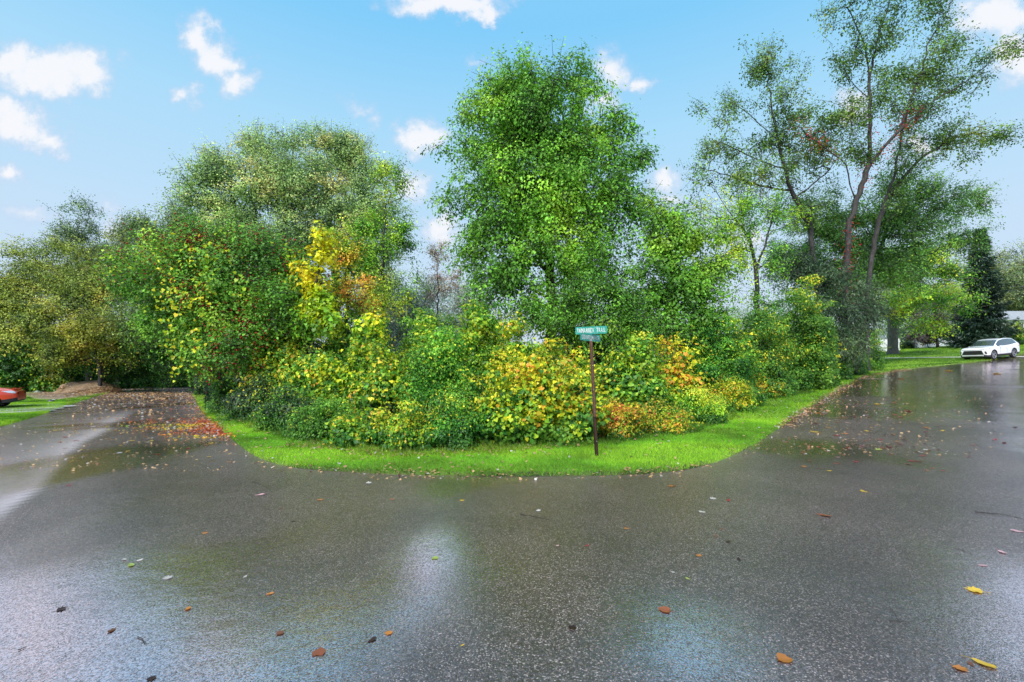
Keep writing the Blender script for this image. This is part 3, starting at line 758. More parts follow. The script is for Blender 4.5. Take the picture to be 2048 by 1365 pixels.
sun = bpy.data.lights.new('sun', 'SUN'); sun.energy = 4.6; sun.angle = math.radians(14); sun.color = (1, .96, .88)
so = bpy.data.objects.new('sun', sun); COL.objects.link(so)
dv_ = Vector((math.sin(SUN_AZ) * math.cos(SUN_EL), math.cos(SUN_AZ) * math.cos(SUN_EL), math.sin(SUN_EL)))
so.rotation_euler = dv_.to_track_quat('Z', 'Y').to_euler()

cam = bpy.data.cameras.new('camera'); cam.sensor_width = 36; cam.lens = 36 * F / 2048; cam.shift_y = (HY - 682.5) / 2048
cam.clip_end = 3000; cam.clip_start = .05
co = bpy.data.objects.new('camera', cam); COL.objects.link(co); co.location = (0, 0, CAMZ); co.rotation_euler = (math.radians(90), 0, 0)
SC.camera = co
SC.view_settings.view_transform = 'Standard'; SC.view_settings.look = 'None'; SC.view_settings.exposure = 0
SC.cycles.use_adaptive_sampling = True; SC.cycles.adaptive_threshold = .035; SC.cycles.max_bounces = 4; SC.cycles.diffuse_bounces = 2; SC.cycles.glossy_bounces = 2; SC.cycles.transmission_bounces = 2

# ------------------------------------------------------------------ trees
def L(*a): return [lobe(*q) for q in a]
def base_at(px, Y): return ((px - CX) / F * Y, Y)

# far left woods
tree('locust_tree', 'tall airy dark green tree rising above the left woods against the sky', 'tree', base_at(172, 52),
     L((150, 420, 44, 24, 52), (172, 462, 62, 26, 52), (130, 480, 34, 20, 52), (185, 505, 60, 34, 52), (150, 560, 60, 50, 52)), .28, leaf=.17, cover=1.7, clus=.55, pal_='maple', bias=-.35, haze=.12, seed=101, gap=-.5)
tree('olive_tree', 'broad olive yellow tree with spreading limbs behind the leaf heap', 'tree', base_at(178, 46),
     L((110, 505, 70, 30, 46), (60, 555, 62, 40, 46), (150, 560, 80, 50, 46), (215, 535, 45, 45, 47), (120, 620, 80, 50, 45), (190, 610, 60, 50, 46), (60, 500, 35, 20, 46)), .3, leaf=.17, cover=1.9, clus=.6, pal_='olive', bias=-.06, haze=.06, seed=102, bright=1.5, clump=1.0,
     limbs=[[at(178, 760, 46), at(176, 690, 46), at(178, 620, 46), at(190, 560, 46), at(180, 500, 46)], [at(177, 690, 46), at(150, 620, 46), at(110, 560, 45.5), at(70, 520, 46)], [at(178, 620, 46), at(215, 560, 46), at(230, 520, 46)]])
tree('olive_tree', 'yellow brown tree cut by the left edge of the picture', 'tree', base_at(10, 44),
     L((10, 590, 60, 60, 44), (-60, 600, 70, 90, 44), (50, 640, 60, 55, 43.5), (20, 690, 70, 45, 43)), .3, leaf=.17, cover=2.2, clus=.6, bright=1.35, pal_='olive', bias=-.1, haze=.03, seed=103, group=None)
tree('ash_tree', 'thin pale yellow green tree filling the gap left of the berry tree', 'tree', base_at(232, 47),
     L((250, 480, 40, 50, 47), (225, 560, 45, 60, 47), (245, 640, 50, 60, 46)), .2, leaf=.16, cover=1.3, clus=.6, pal_='olive', bias=-.05, haze=.12, seed=104)
tree('maple_tree', 'yellowing low maple at the right of the leaf heap', 'tree', base_at(200, 41),
     L((190, 660, 60, 45, 40), (150, 680, 50, 40, 40), (235, 690, 50, 55, 41), (120, 715, 45, 32, 40)), .2, leaf=.16, cover=2.4, clus=.55, pal_='olive', bias=.14, seed=105)
tree('oak_tree', 'dark green oak with brownish tips behind the berry tree', 'tree', base_at(425, 38),
     L((300, 470, 50, 35, 40), (350, 450, 55, 40, 38), (290, 540, 55, 60, 40), (350, 540, 70, 70, 39), (300, 630, 70, 60, 39), (380, 500, 60, 60, 37)), .32, leaf=.15, cover=2.6, clus=.55, pal_='maple', bias=-.15, seed=106)
tree('shade_tree', 'deep green tree arching over the end of the left road', 'tree', base_at(335, 57),
     L((270, 690, 60, 45, 42), (330, 680, 60, 50, 42), (220, 730, 55, 40, 43), (300, 735, 70, 38, 44), (370, 720, 60, 50, 42), (400, 650, 60, 60, 38)), .25, leaf=.16, cover=3.0, clus=.5, pal_='deep', bias=-.05, seed=107)
for i, (px, Y, hw, top, p_, lab) in enumerate([
        (-40, 40, 60, 690, 'deep', 'dark green bush behind the red car at the left edge'),
        (45, 41, 60, 690, 'deep', 'dark rounded bush above the spoiler of the red car'),
        (105, 42, 34, 705, 'olive', 'small yellow green bush left of the leaf heap'),
        (150, 47, 50, 700, 'deep', 'black green bush directly behind the leaf heap'),
        (230, 50, 60, 690, 'deep', 'dark bush beyond the right end of the leaf heap'),
        (310, 56, 60, 695, 'deep', 'shadowed bush closing the end of the left road'),
        (385, 54, 60, 690, 'deep', 'shadowed bush at the right side of the left road end')]):
    mound('dark_bush', lab, 'bush', px, Y, hw, top, p_, leaf=.2, cover=2.6, shape='small', bias=-.1 if p_ == 'deep' else .1, seed=150 + i, shoots=4, jit=.3, bright=.75)

# oak group left of centre
tree('oak_tree', 'large rounded oak, the left one of the pair behind the yellow vines', 'tree', base_at(520, 33),
     L((440, 335, 45, 38, 33), (520, 290, 50, 34, 34), (430, 400, 75, 55, 33), (510, 370, 80, 60, 32), (590, 400, 60, 60, 33), (460, 470, 80, 55, 32), (560, 470, 80, 60, 32), (560, 330, 50, 50, 33)), .42, leaf=.14, cover=2.6, clus=.5, pal_='maple', bias=.06, seed=111, haze=.08, bright=1.6, clump=.95, sprays=12,
     limbs=[[at(530, 620, 33), at(525, 520, 33), at(510, 430, 33), at(500, 350, 33)], [at(525, 520, 33), at(570, 450, 32), at(590, 390, 33)], [at(525, 520, 33), at(470, 450, 33), at(430, 390, 33)]])
tree('oak_tree', 'tallest tan tinged oak, the right one of the pair behind the yellow vines', 'tree', base_at(660, 36),
     L((620, 290, 55, 36, 36), (680, 300, 60, 42, 36), (730, 350, 45, 45, 36), (650, 370, 80, 60, 35), (720, 420, 70, 60, 35), (650, 460, 80, 60, 34), (760, 470, 50, 70, 36), (745, 560, 60, 80, 36)), .42, leaf=.15, cover=2.5, clus=.5, pal_='maple', bias=.14, seed=112, haze=.12, bright=1.6, clump=.95, sprays=12,
     limbs=[[at(672, 640, 36), at(670, 540, 36), at(660, 440, 36), at(650, 340, 36)], [at(670, 540, 36), at(700, 470, 35), at(730, 390, 36)], [at(668, 500, 36), at(630, 440, 35), at(615, 370, 36)]])
tree('young_elm', 'slender yellow green elm with hanging sparse twigs right of the oaks', 'tree', base_at(745, 22),
     L((770, 350, 42, 42, 22), (800, 410, 38, 50, 22), (755, 450, 60, 60, 22), (800, 490, 42, 50, 22), (740, 530, 60, 50, 22), (810, 560, 38, 45, 22), (700, 480, 40, 50, 22), (770, 600, 60, 40, 21)), .1, leaf=.1, cover=1.0, clus=.35, pal_='lime', bias=.05, seed=113, gap=-.35, droop=.9)
tree('viburnum', 'rusty tinted small tree just right of the bright yellow column', 'tree', base_at(700, 18),
     L((690, 500, 40, 40, 18), (700, 560, 46, 50, 18), (660, 600, 50, 50, 17), (730, 600, 40, 40, 17)), .09, leaf=.09, cover=1.6, clus=.3, pal_='orange', bias=-.18, seed=114)

def berries(root, T, rng, P, par_, main_):
    c = T[rng.choice(len(T), min(560, len(T)), replace=False)]
    c = c[fnoise(c, 1.3, 77) > .1]
    n = len(c) * 26; q = np.repeat(c, 26, 0) + rng.normal(size=(n, 3)) * np.array([.3, .3, .24])
    O = np.array([[1, 0, 0], [-1, 0, 0], [0, 1, 0], [0, -1, 0], [0, 0, 1], [0, 0, -1]]) * .028
    V = (q[:, None] + O[None] * rng.uniform(.8, 1.3, (n, 1, 1))).reshape(-1, 3)
    tri = np.array([[0, 2, 4], [2, 1, 4], [1, 3, 4], [3, 0, 4], [2, 0, 5], [1, 2, 5], [3, 1, 5], [0, 3, 5]]).ravel()
    fl = (np.arange(n)[:, None] * 6 + tri[None]).ravel()
    colr = np.repeat(np.array([.42, .012, .02]) * rng.uniform(.5, 1.3, (n, 1)), 6, 0)
    o = link_mesh('berries', np_mesh('berries', V, fl, np.full(n * 8, 3, np.int32), colr, True), M_LITTER, root); tag(o, kind='stuff')
    # grape leaves caught in the crown
    k = T[rng.choice(len(T), 420)]; k = k[fnoise(k, 1.1, 91) > .45]; m_ = len(k) * 16
    LP = np.repeat(k, 16, 0) + rng.normal(size=(m_, 3)) * np.array([.22, .2, .34]) - np.array([0, .3, 0])
    m_ = len(LP)
    nr = unit(np.array([0, -.8, .5]) + .5 * rng.normal(size=(m_, 3))); tp = unit(np.array([0, 0, -1.]) + .5 * rng.normal(size=(m_, 3)))
    link_mesh('climbing_vine', leaf_mesh('climbing_vine', LP, nr, tp, .115 * rng.uniform(.5, 1.2, m_), colours(LP, 'yellow', 5, .05), 'heart'), M_LEAF, root)
tree('berry_tree', 'green crab apple hung with red berries and yellow grape vine beside the left road', 'tree', base_at(500, 17.5),
     L((300, 575, 80, 46, 19), (265, 560, 52, 36, 19.5), (430, 560, 170, 110, 18), (470, 670, 130, 80, 17), (350, 520, 70, 50, 19), (440, 500, 80, 60, 18), (520, 520, 80, 60, 17.5), (380, 600, 90, 60, 18), (470, 600, 90, 70, 16.5), (550, 610, 60, 60, 16), (400, 680, 70, 50, 17), (470, 700, 80, 50, 16), (560, 560, 50, 60, 17), (330, 640, 60, 40, 18.5), (600, 560, 40, 60, 17.5)),
     .17, leaf=.105, cover=3.0, clus=.34, bright=1.0, pal_='green', bias=-.02, spread=1.2, seed=121, shape='small', extra=berries, droop=.3, gap=-1.2)

def column_tree():
    tree('vine_column', 'bright lemon yellow vine leaves climbing a dead trunk in a tall column', 'vine', base_at(640, 15.5),
         L((637, 485, 30, 22, 15.5), (642, 520, 28, 26, 15.5), (622, 540, 18, 18, 15.4), (645, 570, 32, 30, 15.4), (636, 615, 34, 34, 15.2), (655, 655, 34, 30, 15), (620, 650, 30, 26, 15)), .09, leaf=.105, cover=3.6, clus=.22, clump=.35, spread=1.5, pal_='yellow', bias=-.04, shape='heart', seed=122, gap=-1.5)
column_tree()
tree('sapling', 'thin red leaved sapling in the misty gap between the big trees', 'tree', base_at(878, 40),
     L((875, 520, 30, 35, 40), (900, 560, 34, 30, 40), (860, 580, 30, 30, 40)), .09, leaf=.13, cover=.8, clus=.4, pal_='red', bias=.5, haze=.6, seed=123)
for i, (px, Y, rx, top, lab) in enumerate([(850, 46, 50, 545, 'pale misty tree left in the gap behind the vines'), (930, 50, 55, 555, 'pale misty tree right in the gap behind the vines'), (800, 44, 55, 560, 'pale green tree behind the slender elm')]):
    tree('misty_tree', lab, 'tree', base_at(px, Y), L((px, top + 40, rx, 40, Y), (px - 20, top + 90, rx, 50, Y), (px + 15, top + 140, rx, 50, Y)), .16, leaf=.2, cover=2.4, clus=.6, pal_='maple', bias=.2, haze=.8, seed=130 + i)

# central cottonwood
tree('cottonwood', 'tallest full green cottonwood standing behind the street sign', 'tree', base_at(1095, 19.5),
     L((1088, 182, 98, 50, 19.5), (1070, 262, 145, 80, 19.5), (1080, 380, 170, 110, 19.3), (1020, 180, 66, 48, 19.5), (1150, 178, 48, 50, 19.5), (972, 232, 50, 46, 19.5), (1075, 250, 90, 70, 19), (935, 310, 46, 44, 19.5), (1150, 300, 70, 60, 19.5),
       (1225, 265, 48, 50, 19.5), (1265, 320, 38, 52, 19.5), (1010, 340, 80, 70, 18.8), (1230, 370, 66, 60, 19), (1110, 390, 90, 80, 18.5), (945, 410, 52, 60, 19.5), (1010, 450, 80, 70, 18.5), (1270, 410, 34, 40, 19.5), (1200, 450, 80, 60, 19), (1100, 500, 90, 70, 18), (960, 500, 66, 50, 19), (1020, 560, 80, 60, 18), (1180, 540, 90, 60, 18), (1110, 620, 90, 60, 17)),
     .30, leaf=.125, cover=2.5, clus=.36, sprays=9, jit=.2, bright=1.15, pal_='green', bias=.05, seed=131, gap=-1.15, droop=.9,
     limbs=[[at(1105, 600, 19.5), at(1098, 500, 19.5), at(1090, 400, 19.5), at(1095, 300, 19.5), at(1092, 190, 19.5)], [at(1098, 480, 19.5), at(1040, 380, 19), at(1010, 270, 19.5), at(1015, 210, 19.5)],
            [at(1098, 500, 19.5), at(1170, 400, 19.5), at(1220, 320, 19.5), at(1235, 270, 19.5)], [at(1100, 540, 19.5), at(1000, 480, 19), at(950, 420, 19.5)], [at(1092, 380, 19.5), at(1130, 290, 19.5), at(1150, 220, 19.5)], [at(1105, 580, 19.5), at(1190, 500, 19), at(1250, 430, 19.3)]])
# middle right
tree('hackberry', 'bushy green tree with yellow tips just right of the tallest cottonwood', 'tree', base_at(1370, 17),
     L((1330, 430, 50, 40, 17.5), (1390, 480, 60, 46, 17), (1320, 500, 60, 60, 17), (1420, 540, 50, 50, 17), (1360, 570, 70, 60, 16.5), (1410, 610, 60, 50, 16.5), (1300, 590, 60, 60, 16.5), (1340, 650, 70, 50, 16)), .15, leaf=.115, cover=2.9, clus=.32, pal_='green', bias=.06, seed=132, gap=-1.2)
tree('green_sapling', 'low dense green sapling behind the sign and beneath the tallest cottonwood', 'tree', base_at(1215, 15),
     L((1180, 590, 60, 40, 15), (1240, 620, 60, 45, 15), (1110, 630, 60, 40, 15), (1270, 660, 50, 40, 14.5), (1190, 660, 70, 40, 14.5)), .09, leaf=.09, cover=2.8, clus=.26, pal_='green', bias=-.02, seed=133)
tree('bare_elm', 'half bare forked elm with yellow leaves left of the red vined trunk', 'tree', base_at(1510, 21),
     L((1400, 400, 45, 50, 21), (1440, 440, 45, 40, 21), (1500, 420, 45, 50, 21), (1560, 440, 45, 50, 21), (1470, 500, 50, 45, 21), (1540, 520, 50, 45, 20.5), (1520, 580, 55, 40, 20)), .13, leaf=.09, cover=.9, clus=.34, pal_='lime', bias=-.05, seed=134, gap=-.3,
     limbs=[[at(1515, 620, 21), at(1512, 540, 21), at(1500, 480, 21), at(1455, 420, 21), at(1420, 370, 21)], [at(1512, 540, 21), at(1535, 470, 21), at(1555, 400, 21)], [at(1505, 500, 21), at(1480, 430, 21), at(1470, 370, 21)]])

def creeper(root, T, rng, P, par_, main_):
    mp = P[main_]; z = mp[:, 2]
    sel = mp[(fnoise(mp, 1.1, 55) > .0) & (z > 5.0) & (z < 17.5)]
    k = 30; n = len(sel) * k
    LP = np.repeat(sel, k, 0) + rng.normal(size=(n, 3)) * np.array([.26, .26, .32]) - np.array([0, .12, 0])
    nr = unit(np.array([0, -.8, .3]) + .7 * rng.normal(size=(n, 3))); tp = unit(np.array([0, 0, -1.]) + .6 * rng.normal(size=(n, 3)))
    link_mesh('red_creeper', leaf_mesh('red_creeper', LP, nr, tp, .11 * rng.uniform(.5, 1.2, n), colours(LP, 'red', 6, .0), 'small'), M_LEAF, root)

Y1, Y2, Y3 = 30.0, 28.5, 31.0
tree('tall_poplar', 'left leaning open crowned poplar, leftmost of the three tall ones', 'tree', base_at(1640, Y1),
     L((1455, 225, 48, 42, Y1), (1520, 130, 52, 44, Y1), (1420, 300, 36, 32, Y1), (1405, 340, 34, 26, Y1), (1560, 190, 62, 50, Y1), (1480, 290, 60, 44, Y1), (1570, 270, 60, 50, Y1), (1450, 355, 56, 34, Y1), (1620, 320, 56, 50, Y1 + 1), (1530, 360, 60, 40, Y1), (1600, 410, 56, 44, Y1)),
     .19, leaf=.135, cover=.95, clus=.42, per=20, clump=.75, sprays=7, pal_='poplar', bias=.02, seed=141, gap=-.35, droop=.5, step=.5,
     limbs=[[at(1632, 560, Y1), at(1620, 450, Y1), at(1582, 380, Y1), at(1562, 310, Y1), at(1545, 230, Y1), at(1532, 110, Y1)], [at(1566, 340, Y1), at(1505, 315, Y1), at(1440, 285, Y1 - .5)], [at(1584, 384, Y1), at(1520, 372, Y1), at(1455, 350, Y1), at(1400, 335, Y1 + .5)],
            [at(1552, 280, Y1), at(1510, 240, Y1 + .6), at(1462, 205, Y1)], [at(1547, 235, Y1), at(1575, 160, Y1 + .5), at(1605, 100, Y1)], [at(1590, 395, Y1), at(1650, 350, Y1 + 1), at(1690, 300, Y1 + 1)]])
tree('tall_poplar', 'tallest open crowned poplar whose trunk is wrapped in red creeper', 'tree', base_at(1690, Y2),
     L((1690, 30, 42, 40, Y2), (1740, 90, 52, 44, Y2), (1800, 60, 56, 52, Y2), (1860, 20, 44, 34, Y2), (1905, 75, 50, 36, Y2), (1960, 115, 50, 24, Y2), (2010, 100, 36, 16, Y2), (1850, 140, 66, 42, Y2), (1770, 170, 60, 46, Y2), (1925, 165, 46, 26, Y2), (1700, 130, 40, 50, Y2),
       (1640, 250, 44, 36, Y2 + .6), (1690, 225, 46, 46, Y2), (1800, 220, 60, 36, Y2), (1600, 240, 34, 26, Y2), (1720, 300, 50, 36, Y2), (1780, -30, 60, 40, Y2), (1700, -30, 30, 30, Y2)),
     .205, leaf=.135, cover=.95, clus=.42, per=20, clump=.75, sprays=7, pal_='poplar', bias=.0, seed=142, gap=-.35, extra=creeper, step=.5,
     limbs=[[at(1690, 620, Y2), at(1692, 540, Y2), at(1697, 460, Y2), at(1712, 400, Y2), at(1738, 330, Y2), at(1741, 250, Y2), at(1738, 150, Y2), at(1726, 80, Y2), at(1694, 15, Y2)], [at(1712, 400, Y2), at(1692, 330, Y2 - .4), at(1640, 288, Y2), at(1588, 250, Y2)],
            [at(1738, 330, Y2), at(1792, 268, Y2 - .6), at(1850, 212, Y2 - .6), at(1930, 165, Y2), at(2010, 105, Y2)], [at(1739, 160, Y2), at(1760, 60, Y2), at(1790, -30, Y2)], [at(1800, 260, Y2 - .6), at(1832, 170, Y2), at(1860, 80, Y2), at(1902, 15, Y2)], [at(1740, 200, Y2), at(1700, 160, Y2), at(1680, 120, Y2)]])
tree('tall_poplar', 'open crowned poplar leaning right, rightmost of the three tall ones', 'tree', base_at(1735, Y3),
     L((1870, 268, 62, 30, Y3), (1935, 268, 56, 26, Y3), (1990, 270, 38, 18, Y3), (1815, 330, 44, 36, Y3), (1840, 240, 50, 34, Y3), (1900, 310, 50, 22, Y3), (1850, 190, 46, 36, Y3 + .8), (1790, 400, 40, 36, Y3)),
     .19, leaf=.135, cover=.95, clus=.42, per=20, clump=.75, sprays=7, pal_='poplar', bias=-.02, seed=143, gap=-.35, step=.5,
     limbs=[[at(1733, 620, Y3), at(1740, 540, Y3), at(1752, 470, Y3), at(1770, 398, Y3), at(1848, 312, Y3), at(1920, 272, Y3), at(2000, 262, Y3)], [at(1768, 402, Y3), at(1792, 340, Y3), at(1802, 280, Y3 + .6), at(1822, 190, Y3 + .8)]])
# behind them
tree('maple_tree', 'dense dark green maple behind the trunks of the poplars', 'tree', base_at(1715, 39),
     L((1800, 370, 60, 36, 36), (1860, 390, 60, 40, 36), (1760, 430, 70, 50, 36), (1840, 460, 70, 50, 35), (1920, 420, 50, 30, 36), (1930, 480, 36, 26, 36), (1700, 480, 70, 60, 36), (1780, 540, 70, 50, 35), (1950, 390, 30, 16, 36), (1640, 440, 60, 60, 37), (1600, 530, 70, 60, 36), (1690, 560, 70, 60, 35)), .35, leaf=.14, cover=2.2, clus=.5, pal_='green', bias=-.15, seed=144, gap=-.8, haze=.05)
tree('box_elder', 'yellow green box elder on a thick flared trunk beside the white fence panel', 'tree', base_at(1786, 53),
     L((1850, 530, 60, 36, 47), (1800, 520, 60, 45, 48), (1870, 590, 60, 32, 46), (1920, 590, 34, 20, 46), (1810, 600, 70, 36, 48), (1770, 560, 60, 45, 50), (1900, 545, 30, 24, 47), (1830, 640, 46, 24, 48), (1940, 615, 20, 12, 46), (1865, 650, 28, 20, 47)), .62, leaf=.17, cover=1.9, clus=.6, pal_='lime', bias=.0, seed=145, bark=M_BARK_GREY, gap=-.7, bright=.9,
     limbs=[[at(1786, 650, 53), at(1784, 600, 53), at(1790, 540, 52)], [at(1785, 630, 53), at(1840, 600, 49), at(1905, 600, 46)], [at(1785, 600, 53), at(1830, 560, 49), at(1870, 530, 47)]])
tree('willow_bush', 'tall dark feathery willow leaning over the right road edge', 'tree', base_at(1672, 25.5),
     L((1645, 560, 46, 40, 25), (1700, 590, 40, 50, 25.5), (1670, 640, 62, 55, 25), (1725, 655, 34, 46, 25.5), (1738, 600, 26, 40, 26), (1615, 540, 44, 40, 25.5), (1685, 700, 50, 34, 24.8), (1625, 640, 48, 60, 24.5), (1580, 520, 40, 40, 26)), .12, leaf=.17, cover=2.2, clus=.42, pal_='darkgrey', bias=.02, shape='slim', seed=146, droop=1.0, gap=-1.3)
# beyond the right lawn
tree('plum_tree', 'round purple leaved plum tree on the lawn before the house', 'tree', base_at(1876, 61),
     L((1850, 650, 34, 26, 61), (1885, 645, 36, 30, 61), (1905, 668, 24, 16, 61), (1840, 672, 24, 14, 61), (1875, 672, 40, 12, 60)), .18, leaf=.22, cover=2.4, clus=.45, pal_='plum', haze=.08, seed=147)
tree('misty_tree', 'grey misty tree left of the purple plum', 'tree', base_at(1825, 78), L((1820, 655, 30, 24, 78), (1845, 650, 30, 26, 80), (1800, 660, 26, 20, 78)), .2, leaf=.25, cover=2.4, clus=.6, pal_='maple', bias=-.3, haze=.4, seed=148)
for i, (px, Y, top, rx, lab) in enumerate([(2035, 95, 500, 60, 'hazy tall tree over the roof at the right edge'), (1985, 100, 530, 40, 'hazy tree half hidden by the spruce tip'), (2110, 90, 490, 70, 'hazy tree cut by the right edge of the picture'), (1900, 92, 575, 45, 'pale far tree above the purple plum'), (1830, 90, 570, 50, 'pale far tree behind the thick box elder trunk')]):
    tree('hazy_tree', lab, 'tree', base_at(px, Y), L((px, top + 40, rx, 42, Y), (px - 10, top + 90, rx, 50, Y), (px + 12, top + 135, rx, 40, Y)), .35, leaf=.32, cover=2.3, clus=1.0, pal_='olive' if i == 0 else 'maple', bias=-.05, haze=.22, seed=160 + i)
mound('round_shrub', 'clipped olive green shrub behind the tail of the white car', 'shrub', 2028, 56, 26, 640, 'olive', leaf=.2, shape='small', cover=2.6, bias=-.15, seed=171, shoots=3)
mound('round_shrub', 'low grey green shrub between fence and purple plum', 'shrub', 1812, 63, 16, 680, 'darkgrey', leaf=.2, shape='small', cover=2.6, seed=172, shoots=2)
mound('round_shrub', 'low dark shrub at the foot of the spruce', 'shrub', 1922, 60, 22, 678, 'darkgrey', leaf=.2, shape='small', cover=2.6, seed=173, shoots=2)

def spruce(px, Y, top, hw, lab, seed):
    rng = np.random.default_rng(seed); x, y = base_at(px, Y); bz = hz(x, y); Ht = CAMZ + (HY - top) * Y / F - bz; R = hw * Y / F
    root = empty('spruce', (x, y, bz), 0, lab, 'tree')
    zs = np.linspace(0, Ht, 14); A = np.column_stack([np.full(14, x), np.full(14, y), bz + zs]); r = .22 * (1 - zs / Ht) + .015
    tubes('trunk', A[:-1], A[1:], r[:-1], r[1:], M_BARK, root, 7)
    SA = []; SB = []; LP = []; D = []
    z = .6
    while z < Ht - .2:
        f = 1 - z / Ht; rad = R * (f ** .8) * rng.uniform(.85, 1.1)
        nb = int(7 + 9 * f)
        for k in range(nb):
            a = rng.uniform(0, 6.28); Lb = rad * rng.uniform(.7, 1.12); dz = -.22 * Lb
            p0 = np.array([x, y, bz + z + rng.uniform(-.1, .1)]); dr = np.array([math.cos(a), math.sin(a), 0])
            prev = p0
            m_ = max(3, int(Lb / .22))
            for s in range(1, m_ + 1):
                t = s / m_; q = p0 + dr * Lb * t + np.array([0, 0, dz * math.sin(t * 2.2) + .18 * Lb * t * t])
                SA.append(prev); SB.append(q); prev = q
                w_ = (.16 + .34 * Lb * (1 - t) * .5)
                for _ in range(9):
                    side = np.cross(dr, [0, 0, 1]) * rng.normal() * w_
                    LP.append(q + side + np.array([0, 0, -abs(rng.normal()) * .12])); D.append(dr + side * 2 + np.array([0, 0, -.35]))
        z += .26 + .2 * f
    SA = np.array(SA); SB = np.array(SB); tubes('branches', SA, SB, np.full(len(SA), .02), np.full(len(SA), .012), M_BARK, root, 3)
    LP = np.array(LP); D = unit(np.array(D) + .35 * rng.normal(size=(len(LP), 3)))
    nr = unit(np.array([0, 0, 1.]) + .5 * rng.normal(size=(len(LP), 3)))
    link_mesh('crown', leaf_mesh('crown', LP, nr, D, .42 * rng.uniform(.6, 1.2, len(LP)), colours(LP, 'spruce', seed, .1, haze=.03), 'slim'), M_NEEDLE, root)
spruce(1962, 54, 455, 50, 'tall dark conical spruce behind the white car', 181)

# ------------------------------------------------------------------ the thicket on the corner
FR = [  # px, front depth, half width, top row, palette, leaf, shape, bias, label
    (400, 36, 22, 742, 'darkgrey', .10, 'small', -.1, 'low dark shrub at the far left end of the thicket'),
    (448, 20.5, 32, 735, 'darkgrey', .09, 'small', -.1, 'shadowed privet shrub under the berry tree beside the left road'),
    (510, 14.8, 50, 745, 'darkgrey', .075, 'small', -.05, 'dark small leaved privet along the left road verge'),
    (578, 11.8, 56, 770, 'darkgrey', .06, 'small', .0, 'grey green privet where the verge starts to widen'),
    (648, 10.0, 62, 795, 'green', .065, 'small', -.1, 'low mixed green shrub in front of the tall yellow top'),
    (735, 9.2, 62, 805, 'vine2', .07, 'heart', .02, 'low orange and brown flecked bush at the lawn edge'),
    (820, 8.95, 58, 800, 'vine2', .07, 'small', -.05, 'low leafy bush with a few yellow clusters at the lawn edge'),
    (905, 8.95, 50, 790, 'honey', .065, 'small', .0, 'dark green bramble at the lawn edge left of the yellow mound'),
    (1000, 9.4, 60, 740, 'vine', .085, 'heart', -.12, 'yellow flecked vine curtain with a dark hollow at its foot'),
    (1075, 9.6, 75, 700, 'vine', .085, 'heart', .1, 'big golden vine mound left of the sign post'),
    (1150, 9.9, 56, 722, 'vine', .085, 'heart', .04, 'yellow green vine mound directly behind the sign post'),
    (1235, 10.3, 56, 800, 'orange', .065, 'small', .04, 'low red and orange bush right of the sign post'),
    (1310, 11.0, 60, 800, 'orange', .065, 'small', .0, 'low green bush with rusty patches right of the sign'),
    (1390, 12.3, 54, 775, 'lime', .065, 'small', .06, 'low yellow green bush at the bend of the lawn'),
    (1447, 14.4, 54, 752, 'vine', .07, 'small', .0, 'low bright yellow bush along the right verge'),
    (1510, 17.8, 44, 735, 'orange', .08, 'small', -.02, 'low yellow bush with orange tips along the right verge'),
    (1570, 21, 34, 735, 'brown', .08, 'small', .1, 'small brownish bush along the right verge'),
    (1625, 24.5, 40, 700, 'deep', .1, 'small', .1, 'leafy green bush before the dark willow'),
    (1690, 30, 34, 690, 'darkgrey', .1, 'small', .1, 'green bush at the tip of the right verge'),
    (1728, 33, 20, 668, 'green', .11, 'small', .1, 'light green bush nearest the thick trunk and road'),
]
for i, (px, Yf, hw, top, p_, lf, sh, bi, lab) in enumerate(FR):
    mound('thicket_bush', lab, 'bush', px, Yf, hw * 1.25, top, p_, leaf=lf * .86, shape=sh, bias=bi, seed=200 + i, shoots=12, bright=.85 if p_ == 'darkgrey' else 1.0)
